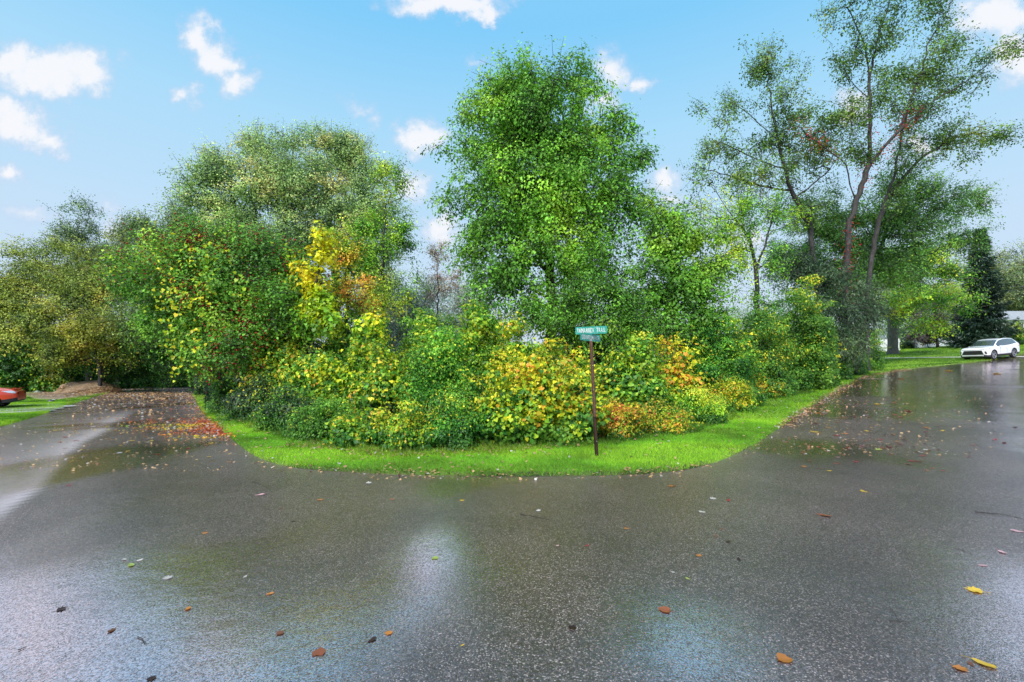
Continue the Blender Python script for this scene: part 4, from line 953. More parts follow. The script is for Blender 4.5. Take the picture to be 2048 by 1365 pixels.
BK = [
    (560, 15.6, 78, 672, 'vine2', .105, .1, 'yellow grape leaves hanging below the berry tree'),
    (640, 13.2, 66, 680, 'vine2', .09, -.04, 'half yellow vine mound below the lemon column'),
    (722, 12.6, 74, 618, 'yellow', .095, -.08, 'bright yellow topped vine mound, tallest of the left half'),
    (770, 11.6, 66, 690, 'vine2', .09, .02, 'vine mound with a purple brown dead patch'),
    (880, 11.2, 78, 668, 'honey', .075, .05, 'rich dark green honeysuckle mound in the middle of the thicket'),
    (870, 13.6, 66, 630, 'lime', .08, .0, 'dark green mound behind the honeysuckle'),
    (965, 13.4, 84, 610, 'lime', .08, -.12, 'green mound with a yellow crest behind the honeysuckle'),
    (1035, 12.4, 76, 640, 'vine', .085, .0, 'orange flecked slope of vines above the golden mound'),
    (1120, 12.2, 70, 682, 'vine', .085, .08, 'yellow vine ridge just left behind the sign blades'),
    (1215, 12.6, 66, 690, 'vine2', .085, .05, 'orange tinted vines just right behind the sign post'),
    (1275, 12.4, 74, 682, 'lime', .09, .05, 'rounded lime green vine mound right of the sign'),
    (1345, 13.4, 48, 668, 'vine', .1, .16, 'golden leaf cascade beside the lime green mound'),
    (1425, 15.4, 76, 612, 'honey', .085, .1, 'dark green bush with upright shoots right of the golden cascade'),
    (1505, 18, 72, 590, 'deep', .095, .2, 'green bush with a yellow streak below the half bare elm'),
    (1608, 20, 84, 572, 'deep', .1, .18, 'large rounded green bush left of the dark willow'),
    (700, 16.5, 90, 600, 'green', .09, -.05, 'green bush filling in behind the yellow topped mound'),
    (1180, 15, 90, 640, 'deep', .085, .1, 'deep green bush behind the sign blades'),
    (1668, 24.5, 36, 660, 'deep', .1, .12, 'deep green bush at the foot of the dark willow'),
    (1708, 27.5, 32, 652, 'deep', .11, .1, 'deep green bush between the willow and the road bend'),
    (1738, 31.5, 22, 662, 'green', .11, .0, 'fresh green bush closest to the white fence panel'),
    (1000, 16.5, 95, 622, 'green', .095, -.05, 'green bush filling in beneath the left side of the tallest cottonwood'),
    (860, 18.5, 80, 615, 'green', .1, .05, 'pale green bush in front of the misty gap'),
    (610, 17.5, 80, 600, 'deep', .1, .1, 'shaded green bush under the lemon column'),
    (530, 19, 90, 650, 'deep', .1, .0, 'dark green bush behind the berry tree trunk'),
    (1478, 16.4, 26, 655, 'vine', .1, .0, 'yellow vine draped over the dark bush below the half bare elm'),
    (1645, 21.5, 15, 668, 'vine', .11, .05, 'narrow yellow vine trailing down the large rounded green bush'),
]
for i, (px, Yf, hw, top, p_, lf, bi, lab) in enumerate(BK):
    mound('vine_mound', lab, 'vines', px, Yf, hw * 1.15, top, p_, leaf=lf * .86, shape='heart' if p_ not in ('deep', 'honey', 'green') else 'small', bias=bi, seed=240 + i, shoots=16)

# a far wood that reads as one mass behind the lot
def far_wood(name, label, n, region, hgt, seed, haze, p_='maple', bias=-.15):
    rng = np.random.default_rng(seed)
    x = rng.uniform(region[0], region[1], n); y = rng.uniform(region[2], region[3], n); z = H(x, y)
    h = hgt * (.78 + .22 * np.clip(fnoise(np.column_stack([x, y * 0, x * 0]), .22, seed), -1.5, 1.5)) * np.sqrt(rng.random(n) + .02)
    P = np.column_stack([x, y, z + h * np.minimum(1, 1.0)])
    nr = unit(np.array([0, -.4, .6]) + .8 * rng.normal(size=(n, 3))); tp = unit(rng.normal(size=(n, 3)) + np.array([0, 0, -.6]))
    o = link_mesh(name, leaf_mesh(name, P, nr, tp, .42 * rng.uniform(.6, 1.3, n), colours(P, p_, seed, bias, haze=haze, patch=.5)), M_LEAF)
    tag(o, label, 'wood', kind='stuff')
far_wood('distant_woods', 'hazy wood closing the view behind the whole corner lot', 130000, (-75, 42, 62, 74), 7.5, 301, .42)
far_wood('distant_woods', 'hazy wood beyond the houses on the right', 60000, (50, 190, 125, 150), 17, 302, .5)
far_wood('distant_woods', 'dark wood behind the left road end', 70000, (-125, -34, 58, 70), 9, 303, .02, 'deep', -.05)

# ------------------------------------------------------------------ street sign
M_POST = principled('rusty_brown_post', (.05, .022, .014), .55, .3, noise=(9, .5), bump=(60, .002))
M_POST2 = principled('faded_brown_post', (.115, .055, .034), .6, .2, noise=(14, .45), bump=(60, .002))
M_STEEL = principled('galvanised_steel', (.42, .42, .4), .4, .8, noise=(20, .3))
M_LET = principled('faded_white_lettering', (.62, .68, .66), .5, noise=(40, .25))
m, nt, ns, ls = mat_new('weathered_green_sign')
out = N(ns, 'ShaderNodeOutputMaterial'); b = N(ns, 'ShaderNodeBsdfPrincipled', i_Roughness=.35)
tc = N(ns, 'ShaderNodeTexCoord'); nz = N(ns, 'ShaderNodeTexNoise', i_Scale=14.0, i_Detail=7.0, i_Roughness=.7); mp = N(ns, 'ShaderNodeMapping'); mp.inputs['Scale'].default_value = (1, 1, .35)
ls.new(tc.outputs['Object'], mp.inputs[0]); ls.new(mp.outputs[0], nz.inputs['Vector'])
cr = N(ns, 'ShaderNodeValToRGB'); cr.color_ramp.elements[0].position = .45; cr.color_ramp.elements[1].position = .75
cr.color_ramp.elements[0].color = (.006, .27, .20, 1); cr.color_ramp.elements[1].color = (.12, .42, .36, 1)
ls.new(nz.outputs[0], cr.inputs[0]); ls.new(cr.outputs[0], b.inputs['Base Color']); ls.new(b.outputs[0], out.inputs[0]); M_SIGN = m
M_FADE = principled('peeled_sheeting', (.22, .40, .35), .6, noise=(45, .45))

sx_, sy_ = ground_at(1194, 915)
sz_ = hz(sx_, sy_)
sign = empty('street_sign', (sx_, sy_, sz_), 0, 'leaning brown post carrying two faded green street name blades', 'street sign')
topP = at(1181, 683, sy_ + .03); foot_ = np.array([sx_, sy_, sz_ - .1])
def upost(name, t0, t1, wd, mat, off):
    bm = bmesh.new(); prof = [(-wd, 0), (-wd * .72, 0), (-wd * .45, .028), (wd * .45, .028), (wd * .72, 0), (wd, 0), (wd, .006), (wd * .78, .006), (wd * .5, .036), (-wd * .5, .036), (-wd * .78, .006), (-wd, .006)]
    ax = topP - foot_; rings = []
    for t in (t0, t1):
        c = foot_ + ax * t
        rings.append([bm.verts.new((c[0] + x, c[1] - y + off, c[2])) for x, y in prof])
    n = len(prof)
    for i in range(n): bm.faces.new((rings[0][i], rings[0][(i + 1) % n], rings[1][(i + 1) % n], rings[1][i]))
    bm.faces.new(rings[0][::-1]); bm.faces.new(rings[1])
    return bm_obj(name, bm, mat, sign)
upost('post', 0, .44, .034, M_POST, 0.0)
upost('post_extension', .38, 1.0, .030, M_POST2, -.034)
bm = bmesh.new()
add_box(bm, Vector(topP) + Vector((0, -.035, .012)), (.045, .05, .05), bevel=.005)
add_box(bm, Vector(topP) + Vector((0, -.035, .045)), (.05, .016, .04), math.radians(44)); bm_obj('bracket', bm, M_STEEL, sign)
for z in (.18, .42, .60, .8):
    c = foot_ + (topP - foot_) * z; bolt_bm = bmesh.new()
    bmesh.ops.create_cone(bolt_bm, cap_ends=True, segments=8, radius1=.009, radius2=.009, depth=.012, matrix=Matrix.Translation((c[0], c[1] - .072, c[2])) @ Matrix.Rotation(math.pi / 2, 4, 'X'))
    bm_obj('bolt', bolt_bm, M_STEEL, sign)

def blade(c, L_, Hh, rz, tilt, text, tx, bend=0.0):
    bm = bmesh.new(); n = 24; r = .02; ring = []
    for k, (sx, sy) in enumerate(((1, 1), (-1, 1), (-1, -1), (1, -1))):
        for q in range(5):
            a = k * math.pi / 2 + q / 4 * math.pi / 2
            ring.append((sx * (L_ / 2 - r) + r * math.cos(a), sy * (Hh / 2 - r) + r * math.sin(a)))
    f = [bm.verts.new((x, -.0015, z)) for x, z in ring]; g_ = [bm.verts.new((x, .0015, z)) for x, z in ring]; m_ = len(ring)
    bm.faces.new(f); bm.faces.new(g_[::-1])
    for i in range(m_): bm.faces.new((f[i], f[(i + 1) % m_], g_[(i + 1) % m_], g_[i]))
    me = bpy.data.meshes.new('name_blade'); bmesh.ops.recalc_face_normals(bm, faces=bm.faces); bm.to_mesh(me); bm.free(); me.materials.append(M_SIGN)
    o = bpy.data.objects.new('name_blade', me); COL.objects.link(o); o.parent = sign
    o.location = Vector(c) - Vector(sign.location); o.rotation_euler = (0, tilt, rz)
    # peeled pale patch and raised lettering, both faces
    for side in (1, -1):
        cu = bpy.data.curves.new('t', 'FONT'); cu.body = text; cu.size = 1.0; cu.align_x = 'CENTER'; cu.align_y = 'CENTER'; cu.offset = .004; cu.space_word = 1.9; cu.space_character = 1.12; cu.resolution_u = 3
        to = bpy.data.objects.new('t', cu); COL.objects.link(to); bpy.context.view_layer.update()
        me2 = bpy.data.meshes.new_from_object(to.evaluated_get(bpy.context.evaluated_depsgraph_get())); bpy.data.objects.remove(to)
        co_ = np.array([v.co[:] for v in me2.vertices]); mn, mx_ = co_.min(0), co_.max(0); cc = (mn + mx_) / 2
        kx = L_ * tx / (mx_[0] - mn[0]); kz = Hh * .60 / (mx_[1] - mn[1])
        for v in me2.vertices:
            x = (v.co.x - cc[0]) * kx; z = (v.co.y - cc[1]) * kz
            v.co = (x * side, -.0042 * side, z)
        me2.name = 'lettering'; me2.materials.clear(); me2.materials.append(M_LET)
        t = bpy.data.objects.new('lettering', me2); COL.objects.link(t); t.parent = o
    bm = bmesh.new()
    rr = random.Random(text)
    for k in range(8):
        cx_ = rr.uniform(-.4, .0) * L_; wd = rr.uniform(.012, .04)
        bmesh.ops.create_grid(bm, x_segments=1, y_segments=1, size=.5, matrix=Matrix.Translation((cx_, -.0022 - k * .00008, rr.uniform(-.005, .005))) @ Matrix.Rotation(math.pi / 2, 4, 'X') @ Matrix.Diagonal((wd, Hh * rr.uniform(.5, .72), 1, 1)))
    me3 = bpy.data.meshes.new('peeled_patch'); bm.to_mesh(me3); bm.free(); me3.materials.append(M_FADE)
    p = bpy.data.objects.new('peeled_patch', me3); COL.objects.link(p); p.parent = o
    return o
blade(at(1182, 661, 8.40), .60, .138, math.atan2(-.27, .55), math.radians(0), 'TAMARACK TRAIL', .90)
blade(at(1181, 675.5, 8.38), .60, .130, math.atan2(.42, .46), math.radians(1.0), 'COUNTRYMANOR', .86)

# ------------------------------------------------------------------ cars
M_TYRE = principled('tyre_rubber', (.018, .018, .019), .8, bump=(60, .003))
M_RIM = principled('alloy', (.55, .56, .58), .3, .9, noise=(20, .1))
M_BLACK = principled('black_trim', (.014, .014, .016), .5, noise=(20, .2))
M_GLASS = principled('tinted_car_glass', (.03, .045, .05), .06, 0, 1.0, noise=(3, .3), coat_rough=.03, spec=.8)
M_WHITE = principled('white_car_paint', (.80, .81, .83), .3, 0, 1.0, noise=(2, .04), coat_rough=.04)
M_RED = principled('orange_red_paint', (.62, .045, .012), .3, .1, 1.0, noise=(2, .12), coat_rough=.04)
M_LAMP = principled('clear_lamp', (.65, .68, .72), .12, .3, 1.0, noise=(60, .3))
M_TAIL = principled('red_lamp', (.45, .01, .015), .15, 0, 1.0, noise=(50, .3))
M_SILVER = principled('satin_silver', (.5, .5, .52), .35, .8, noise=(20, .1))

def wheel(car, x, y, r, side, spokes=5):
    e = bpy.data.objects.new('wheel', None); COL.objects.link(e); e.parent = car; e.location = (x, y, r); e.empty_display_size = .2
    def lathe(name, prof, mat, seg=28):
        bm = bmesh.new(); rings = []
        for k in range(seg):
            a = 2 * math.pi * k / seg
            rings.append([bm.verts.new((rr * math.cos(a), yy * side, rr * math.sin(a))) for rr, yy in prof])
        for k in range(seg):
            A, B = rings[k], rings[(k + 1) % seg]
            for i in range(len(prof) - 1): bm.faces.new((A[i], A[i + 1], B[i + 1], B[i]))
        bmesh.ops.remove_doubles(bm, verts=bm.verts, dist=1e-5)
        return bm_obj(name, bm, mat, e, True, False)
    lathe('tyre', [(r * .68, -.10), (r * .9, -.11), (r * .985, -.09), (r, -.04), (r, .04), (r * .985, .09), (r * .9, .11), (r * .68, .10)], M_TYRE)
    lathe('rim', [(r * .70, .09), (r * .66, .10), (r * .63, .06), (r * .6, .02), (0, .01)], M_BLACK)
    bm = bmesh.new()
    for k in range(spokes):
        a = 2 * math.pi * k / spokes + .3
        for da in (-.13, .13):
            M = Matrix.Rotation(a + da, 4, 'Y') @ Matrix.Translation((r * .36, .055 * side, 0)) @ Matrix.Diagonal((r * .6, .03, .035, 1))
            bmesh.ops.create_cube(bm, size=1, matrix=M)
    bmesh.ops.create_cone(bm, cap_ends=True, segments=14, radius1=r * .16, radius2=r * .16, depth=.05, matrix=Matrix.Translation((0, .06 * side, 0)) @ Matrix.Rotation(math.pi / 2, 4, 'X'))
    bm_obj('spokes', bm, M_RIM, e, False, False)
    lathe('rim_lip', [(r * .72, .085), (r * .72, .105), (r * .655, .108), (r * .65, .09)], M_RIM)

def car_build(name, loc, rz, label, cat, T, paint, wheels, wr, cabin, glass_x, pillars, rear_glass, front_glass, sub=64):
    """T rows: x, top z, belt z, half width at belt, half width at top, bottom z"""
    root = empty(name, loc, rz, label, cat)
    T = np.array(T, float); o_ = np.argsort(T[:, 0]); T = T[o_]
    xs = np.unique(np.concatenate([np.linspace(T[0, 0], T[-1, 0], sub), [T[0, 0] + .02, T[-1, 0] - .02]]))
    kern = np.array([1, 2, 3, 2, 1.]); kern /= kern.sum()
    def col(i):
        v = np.interp(xs, T[:, 0], T[:, i]); vp = np.convolve(np.pad(v, 2, mode='edge'), kern, 'valid'); vp[:2] = v[:2]; vp[-2:] = v[-2:]
        return vp
    top, belt, w_, wt, zb = col(1), col(2), col(3), col(4), col(5)
    bm = bmesh.new(); rings = []; lay = []
    for i, x in enumerate(xs):
        t, bl, w, tt, z0 = top[i], belt[i], w_[i], wt[i], zb[i]; cab = (t - bl) > .14
        d = .07 if cab else max(.012, (t - bl) * .5)
        hp = [(0, z0), (.8 * w, z0), (w * .965, z0 + .04), (w * .992, z0 + .2), (w, z0 + (bl - z0) * .62), (w * .988, bl - .05), (w * .955, bl),
              ((w * .955 + tt) / 2 + .012, (bl + t - d) / 2), (tt, t - d), (tt * .93, t - d * .3), (tt * .5, t - .004), (0, t)]
        left = [bm.verts.new((x, y, z)) for y, z in hp]
        right = [bm.verts.new((x, -y, z)) for y, z in hp[1:-1]]
        rings.append(left + right[::-1])
    nh = 12; nr_ = len(rings[0])
    for i in range(len(xs) - 1):
        xm = (xs[i] + xs[i + 1]) / 2
        for k in range(nr_):
            f = bm.faces.new((rings[i][k], rings[i][(k + 1) % nr_], rings[i + 1][(k + 1) % nr_], rings[i + 1][k]))
            seg = k if k < nh - 1 else nr_ - 1 - k
            mi = 0
            if seg in (6, 7) and glass_x[0] < xm < glass_x[1] and not any(abs(xm - p) < .045 for p in pillars): mi = 1
            if seg in (9, 10) and front_glass[0] < xm < front_glass[1]: mi = 2
            if seg in (9, 10) and rear_glass[0] < xm < rear_glass[1]: mi = 3
            if seg in (0, 1, 2): mi = 4
            f.material_index = mi
    bm.faces.new(rings[0]).material_index = 0; bm.faces.new(rings[-1][::-1]).material_index = 0
    bmesh.ops.recalc_face_normals(bm, faces=bm.faces)
    bvh = BVHTree.FromBMesh(bm)
    me = bpy.data.meshes.new('body'); bm.to_mesh(me); bm.free()
    for k in range(5): me.materials.append(paint)
    tmp = bpy.data.objects.new('tmp_body', me); COL.objects.link(tmp)
    cb = bmesh.new()
    for x in wheels:
        for s in (-1, 1):
            bmesh.ops.create_cone(cb, cap_ends=True, segments=36, radius1=wr * 1.16, radius2=wr * 1.16, depth=.62, matrix=Matrix.Translation((x, s * 1.02, wr * 1.02)) @ Matrix.Rotation(math.pi / 2, 4, 'X'))
    cm = bpy.data.meshes.new('cut'); cb.to_mesh(cm); cb.free()
    for k in range(6): cm.materials.append(M_BLACK)
    for p in cm.polygons: p.material_index = 5
    cut = bpy.data.objects.new('tmp_cut', cm); COL.objects.link(cut)
    md = tmp.modifiers.new('b', 'BOOLEAN'); md.object = cut; md.operation = 'DIFFERENCE'; md.solver = 'EXACT'
    try: md.material_mode = 'INDEX'
    except Exception: pass
    me.materials.append(M_BLACK)
    bpy.context.view_layer.update()
    ev = bpy.data.meshes.new_from_object(tmp.evaluated_get(bpy.context.evaluated_depsgraph_get()))
    bpy.data.objects.remove(tmp); bpy.data.objects.remove(cut)
    names = {0: ('body', paint), 1: ('side_window', M_GLASS), 2: ('windshield', M_GLASS), 3: ('rear_window', M_GLASS), 4: ('lower_cladding', M_BLACK), 5: ('wheel_well', M_BLACK)}
    for mi, (nm, mt) in names.items():
        for quad in ([None] if mi not in (1, 5) else ([(s, None) for s in (-1, 1)] if mi == 1 else [(s, f) for s in (-1, 1) for f in (-1, 1)])):
            b2 = bmesh.new(); b2.from_mesh(ev)
            def out_(f):
                if f.material_index != mi: return True
                if quad is None: return False
                c = f.calc_center_median(); return c.y * quad[0] <= 0 or (quad[1] is not None and c.x * quad[1] <= 0)
            bmesh.ops.delete(b2, geom=[f for f in b2.faces if out_(f)], context='FACES')
            if not b2.faces: b2.free(); continue
            for f in b2.faces: f.material_index = 0; f.smooth = True
            m2 = bpy.data.meshes.new(nm); b2.to_mesh(m2); b2.free()
            try: m2.set_sharp_from_angle(angle=math.radians(38))
            except Exception: pass
            link_mesh(nm, m2, mt, root, False)
    for x in wheels:
        for s in (-1, 1): wheel(root, x, s * (float(np.interp(x, xs, w_)) - .115), wr, s)
    return root, bvh

def decal(root, bvh, name, quad, axis_, mat, off=.006, n=(10, 5), flip=1):
    """a patch given by four corners in the two free axes, laid on the body from outside"""
    bm = bmesh.new(); rows = []
    for j in range(n[1] + 1):
        row = []
        for i in range(n[0] + 1):
            a, c = i / n[0], j / n[1]
            p = (np.array(quad[0]) * (1 - a) + np.array(quad[1]) * a) * (1 - c) + (np.array(quad[3]) * (1 - a) + np.array(quad[2]) * a) * c
            if axis_ == 'x': o_, d_ = Vector((4 * flip, p[0], p[1])), Vector((-flip, 0, 0))
            elif axis_ == 'y': o_, d_ = Vector((p[0], 3 * flip, p[1])), Vector((0, -flip, 0))
            else: o_, d_ = Vector((p[0], p[1], 4)), Vector((0, 0, -1))
            h, nn_, ix, ds = bvh.ray_cast(o_, d_)
            if h is None: row.append(None); continue
            row.append(bm.verts.new(h - d_ * off))
        rows.append(row)
    for j in range(n[1]):
        for i in range(n[0]):
            q = [rows[j][i], rows[j][i + 1], rows[j + 1][i + 1], rows[j + 1][i]]
            if all(v is not None for v in q): bm.faces.new(q)
    return bm_obj(name, bm, mat, root, True, False)

# white crossover parked on the far side of the right road
TS = [(2.43, .86, .78, .74, .60, .30), (2.39, .98, .90, .86, .76, .24), (2.25, 1.05, .97, .93, .83, .22), (1.9, 1.09, 1.02, .965, .86, .22), (1.5, 1.12, 1.05, .975, .88, .24), (1.2, 1.15, 1.07, .975, .87, .25),
      (.85, 1.36, 1.09, .975, .78, .25), (.38, 1.66, 1.12, .975, .72, .25), (-.3, 1.76, 1.14, .975, .70, .25), (-1.0, 1.77, 1.18, .975, .69, .25), (-1.7, 1.72, 1.26, .97, .67, .25), (-2.08, 1.64, 1.30, .955, .65, .27),
      (-2.26, 1.28, 1.18, .93, .66, .30), (-2.40, 1.10, 1.04, .89, .74, .36), (-2.43, .80, .74, .80, .66, .42)]
fx, fy = -.947, -.32
cY = 38.3; nx_ = (1980 - CX) / F * cY
rzc = math.atan2(fy, fx)
# front left wheel at the surveyed spot
wx, wy = ground_at(1986, 721); wx, wy = (1986 - CX) / F * 38.6, 38.6
lx, ly = -fy, fx
cx_, cy_ = wx - fx * 1.47 - (-fy) * .86, wy - fy * 1.47 - (fx) * .86
cx_, cy_ = wx - fx * 1.47 - math.cos(rzc + math.pi / 2) * .86, wy - fy * 1.47 - math.sin(rzc + math.pi / 2) * .86
suv, bv = car_build('parked_car', (cx_, cy_, hz(cx_, cy_) + .01), rzc, 'white crossover parked facing left on the far side of the right road', 'car', TS, M_WHITE, (1.47, -1.39), .40, None, (-1.8, .92), (), (-2.26, -2.06), (.38, 1.18))
suv.rotation_mode = 'XYZ'
sl_f = (hz(cx_ + fx * 1.4, cy_ + fy * 1.4) - hz(cx_ - fx * 1.4, cy_ - fy * 1.4)) / 2.8
sl_s = (hz(cx_ + lx * .9, cy_ + ly * .9) - hz(cx_ - lx * .9, cy_ - ly * .9)) / 1.8
suv.rotation_euler = (math.atan(sl_s) * 0, -math.atan(sl_f), rzc)
decal(suv, bv, 'grille', [(-.60, .83), (.60, .83), (.74, .47), (-.74, .47)], 'x', M_BLACK)
decal(suv, bv, 'bumper_bar', [(-.74, .40), (.74, .40), (.66, .36), (-.66, .36)], 'x', M_SILVER, .012)
decal(suv, bv, 'lower_grille', [(-.78, .35), (.78, .35), (.70, .25), (-.70, .25)], 'x', M_BLACK, .008)
for s in (-1, 1):
    decal(suv, bv, 'headlight', [(s * .0, .895), (s * .84, .93), (s * .84, .895), (s * .0, .865)], 'x', M_BLACK)
    decal(suv, bv, 'fog_light', [(s * .76, .74), (s * .86, .76), (s * .90, .52), (s * .82, .50)], 'x', M_BLACK)
    decal(suv, bv, 'headlight', [(2.34, .93), (1.85, 1.0), (1.85, .98), (2.34, .89)], 'y', M_BLACK, flip=s)
    decal(suv, bv, 'door_seam', [(.62, 1.0), (.635, 1.0), (.605, .42), (.59, .42)], 'y', M_BLACK, .003, (1, 8), s)
    decal(suv, bv, 'door_seam', [(-.33, 1.03), (-.315, 1.03), (-.315, .42), (-.33, .42)], 'y', M_BLACK, .003, (1, 8), s)
    decal(suv, bv, 'door_handle', [(-.10, .93), (-.28, .94), (-.28, .91), (-.10, .90)], 'y', M_SILVER, .02, (3, 1), s)
    decal(suv, bv, 'door_handle', [(-1.0, .96), (-1.18, .97), (-1.18, .94), (-1.0, .93)], 'y', M_SILVER, .02, (3, 1), s)
    decal(suv, bv, 'rocker_panel', [(1.0, .42), (-.92, .46), (-.92, .27), (1.0, .27)], 'y', M_BLACK, .012, (12, 2), s)
    decal(suv, bv, 'taillight', [(-2.36, .99), (-2.02, 1.08), (-2.05, 1.0), (-2.36, .92)], 'y', M_TAIL, .008, (5, 3), s)
    bm = bmesh.new(); add_box(bm, (.66, s * 1.04, 1.10), (.16, .2, .13), bevel=.035); add_box(bm, (.66, s * .93, 1.06), (.05, .1, .04)); bm_obj('mirror', bm, M_WHITE, suv, False, False)
decal(suv, bv, 'number_plate', [(-.17, .62), (.17, .62), (.17, .53), (-.17, .53)], 'x', M_BLACK, .02, (3, 2))

# orange red coupe in the gravel drive, its tail inside the picture
TR = [(2.2, .60, .54, .60, .45, .25), (2.1, .72, .62, .78, .62, .2), (1.7, .82, .74, .88, .76, .2), (1.2, .88, .82, .905, .8, .2), (.85, .93, .86, .91, .78, .2), (.3, 1.20, .88, .91, .62, .2), (0, 1.29, .89, .91, .57, .2), (-.5, 1.30, .91, .91, .56, .2),
      (-1.0, 1.20, .94, .91, .58, .2), (-1.45, 1.06, .96, .905, .66, .22), (-1.8, 1.0, .95, .89, .74, .26), (-2.08, .97, .93, .85, .76, .32), (-2.18, .86, .82, .80, .7, .36), (-2.2, .6, .56, .74, .6, .4)]
gx, gy = -.82, -.57; rz2 = math.atan2(gy, gx)
tx_, ty_ = (44 - CX) / F * 24.4, 24.4
c2x, c2y = tx_ + gx * 2.2, ty_ + gy * 2.2
cpe, bc = car_build('parked_car', (c2x, c2y, hz(c2x, c2y) + .06), rz2, 'orange red coupe in the gravel drive, cut by the left edge', 'car', TR, M_RED, (1.3, -1.28), .33, None, (-1.1, .4), (-.55,), (-1.5, -.55), (.25, .84))
for s in (-1, 1):
    decal(cpe, bc, 'taillight', [(-1.62, .90), (-2.14, .92), (-2.14, .76), (-1.9, .80)], 'y', M_LAMP, .008, (8, 4), s)
    decal(cpe, bc, 'taillight', [(s * .42, .84), (s * .72, .85), (s * .72, .74), (s * .45, .73)], 'x', M_TAIL, .008, (8, 4), -1)
    decal(cpe, bc, 'door_seam', [(-.42, .86), (-.405, .86), (-.405, .35), (-.42, .35)], 'y', M_BLACK, .003, (1, 6), s)
    decal(cpe, bc, 'reflector', [(s * .52, .50), (s * .66, .51), (s * .66, .45), (s * .52, .44)], 'x', M_TAIL, .008, (4, 2), -1)
    bm = bmesh.new(); add_box(bm, (.45, s * .98, .93), (.13, .17, .11), bevel=.03); bm_obj('mirror', bm, M_RED, cpe, False, False)
decal(cpe, bc, 'rear_valance', [(-.62, .42), (.62, .42), (.55, .34), (-.55, .34)], 'x', M_BLACK, .01, (8, 2), -1)
bm = bmesh.new(); add_box(bm, (-2.06, 0, 1.035), (.18, 1.36, .02), ry=.10, bevel=.008)
for s in (-1, 1): add_box(bm, (-2.02, s * .5, 1.0), (.07, .025, .08))
bm_obj('spoiler', bm, M_RED, cpe, False, False)

# ------------------------------------------------------------------ leaf heap, stones
M_HEAP = principled('brown_mulch', (.30, .20, .12), .85, noise=(14, .6), bump=(25, .05))
hx, hy = ground_at(164, 786.5); hy += .8
bm = bmesh.new(); bmesh.ops.create_icosphere(bm, subdivisions=5, radius=1)
kk = hy / F
for v in bm.verts:
    p = np.array(v.co[:])[None]
    n_ = 1 + .10 * float(fnoise(p, 2.2, 61)[0]) + .04 * float(fnoise(p, 9, 62)[0])
    v.co = Vector((v.co.x * 52 * kk * n_, v.co.y * 1.7 * n_, max(-.1, v.co.z) * 21 * kk * (n_ * (1 - .22 * v.co.x))))
M_ = empty('leaf_heap', (hx, hy, hz(hx, hy)), 0, 'long low heap of brown mulch and leaves behind the left lawn', 'mulch heap')
bm_obj('heap', bm, M_HEAP, M_, True, False)
rng = np.random.default_rng(4); n = 5000; d = unit(rng.normal(size=(n, 3))); d[:, 2] = np.abs(d[:, 2])
LP = np.array([hx, hy, hz(hx, hy)]) + d * np.array([54 * kk, 1.75, 20 * kk]) * rng.uniform(.97, 1.04, (n, 1))
link_mesh('leaf_cover', leaf_mesh('leaf_cover', LP, unit(d + .5 * rng.normal(size=(n, 3))), unit(rng.normal(size=(n, 3))), .13 * rng.uniform(.5, 1.2, n), colours(LP, 'brown', 9, .35, bright=1.3), 'small'), M_LITTER, M_)

def rock(name, px, py, s, mat, label, cat, seed):
    x, y = ground_at(px, py); bm = bmesh.new(); bmesh.ops.create_icosphere(bm, subdivisions=4, radius=1)
    for v in bm.verts:
        n_ = 1 + .16 * float(fnoise(np.array(v.co[:])[None], 2.0, seed)[0]); v.co = Vector((v.co.x * s[0] * n_, v.co.y * s[1] * n_, v.co.z * s[2] * n_))
    o = bm_obj(name, bm, mat, None, True); o.location = (x, y, hz(x, y) + s[2] * .6); tag(o, label, cat); return o
M_STONE_D = principled('dark_wet_stone', (.03, .03, .033), .35, noise=(5, .5), bump=(12, .03))
M_STONE_L = principled('pale_stone', (.5, .5, .48), .6, noise=(5, .3), bump=(12, .03))
rock('boulder', 102, 806, (.16, .13, .11), M_STONE_D, 'small black boulder on the grass right of the red car', 'rock', 1)
rock('rock', 107, 802.5, (.09, .1, .07), M_STONE_L, 'pale stone touching the small black boulder', 'rock', 2)
rock('rock', 76, 786, (.2, .18, .12), principled('mossy_stone', (.2, .26, .2), .7, noise=(5, .3)), 'grey green stone at the back of the dirt patch', 'rock', 3)

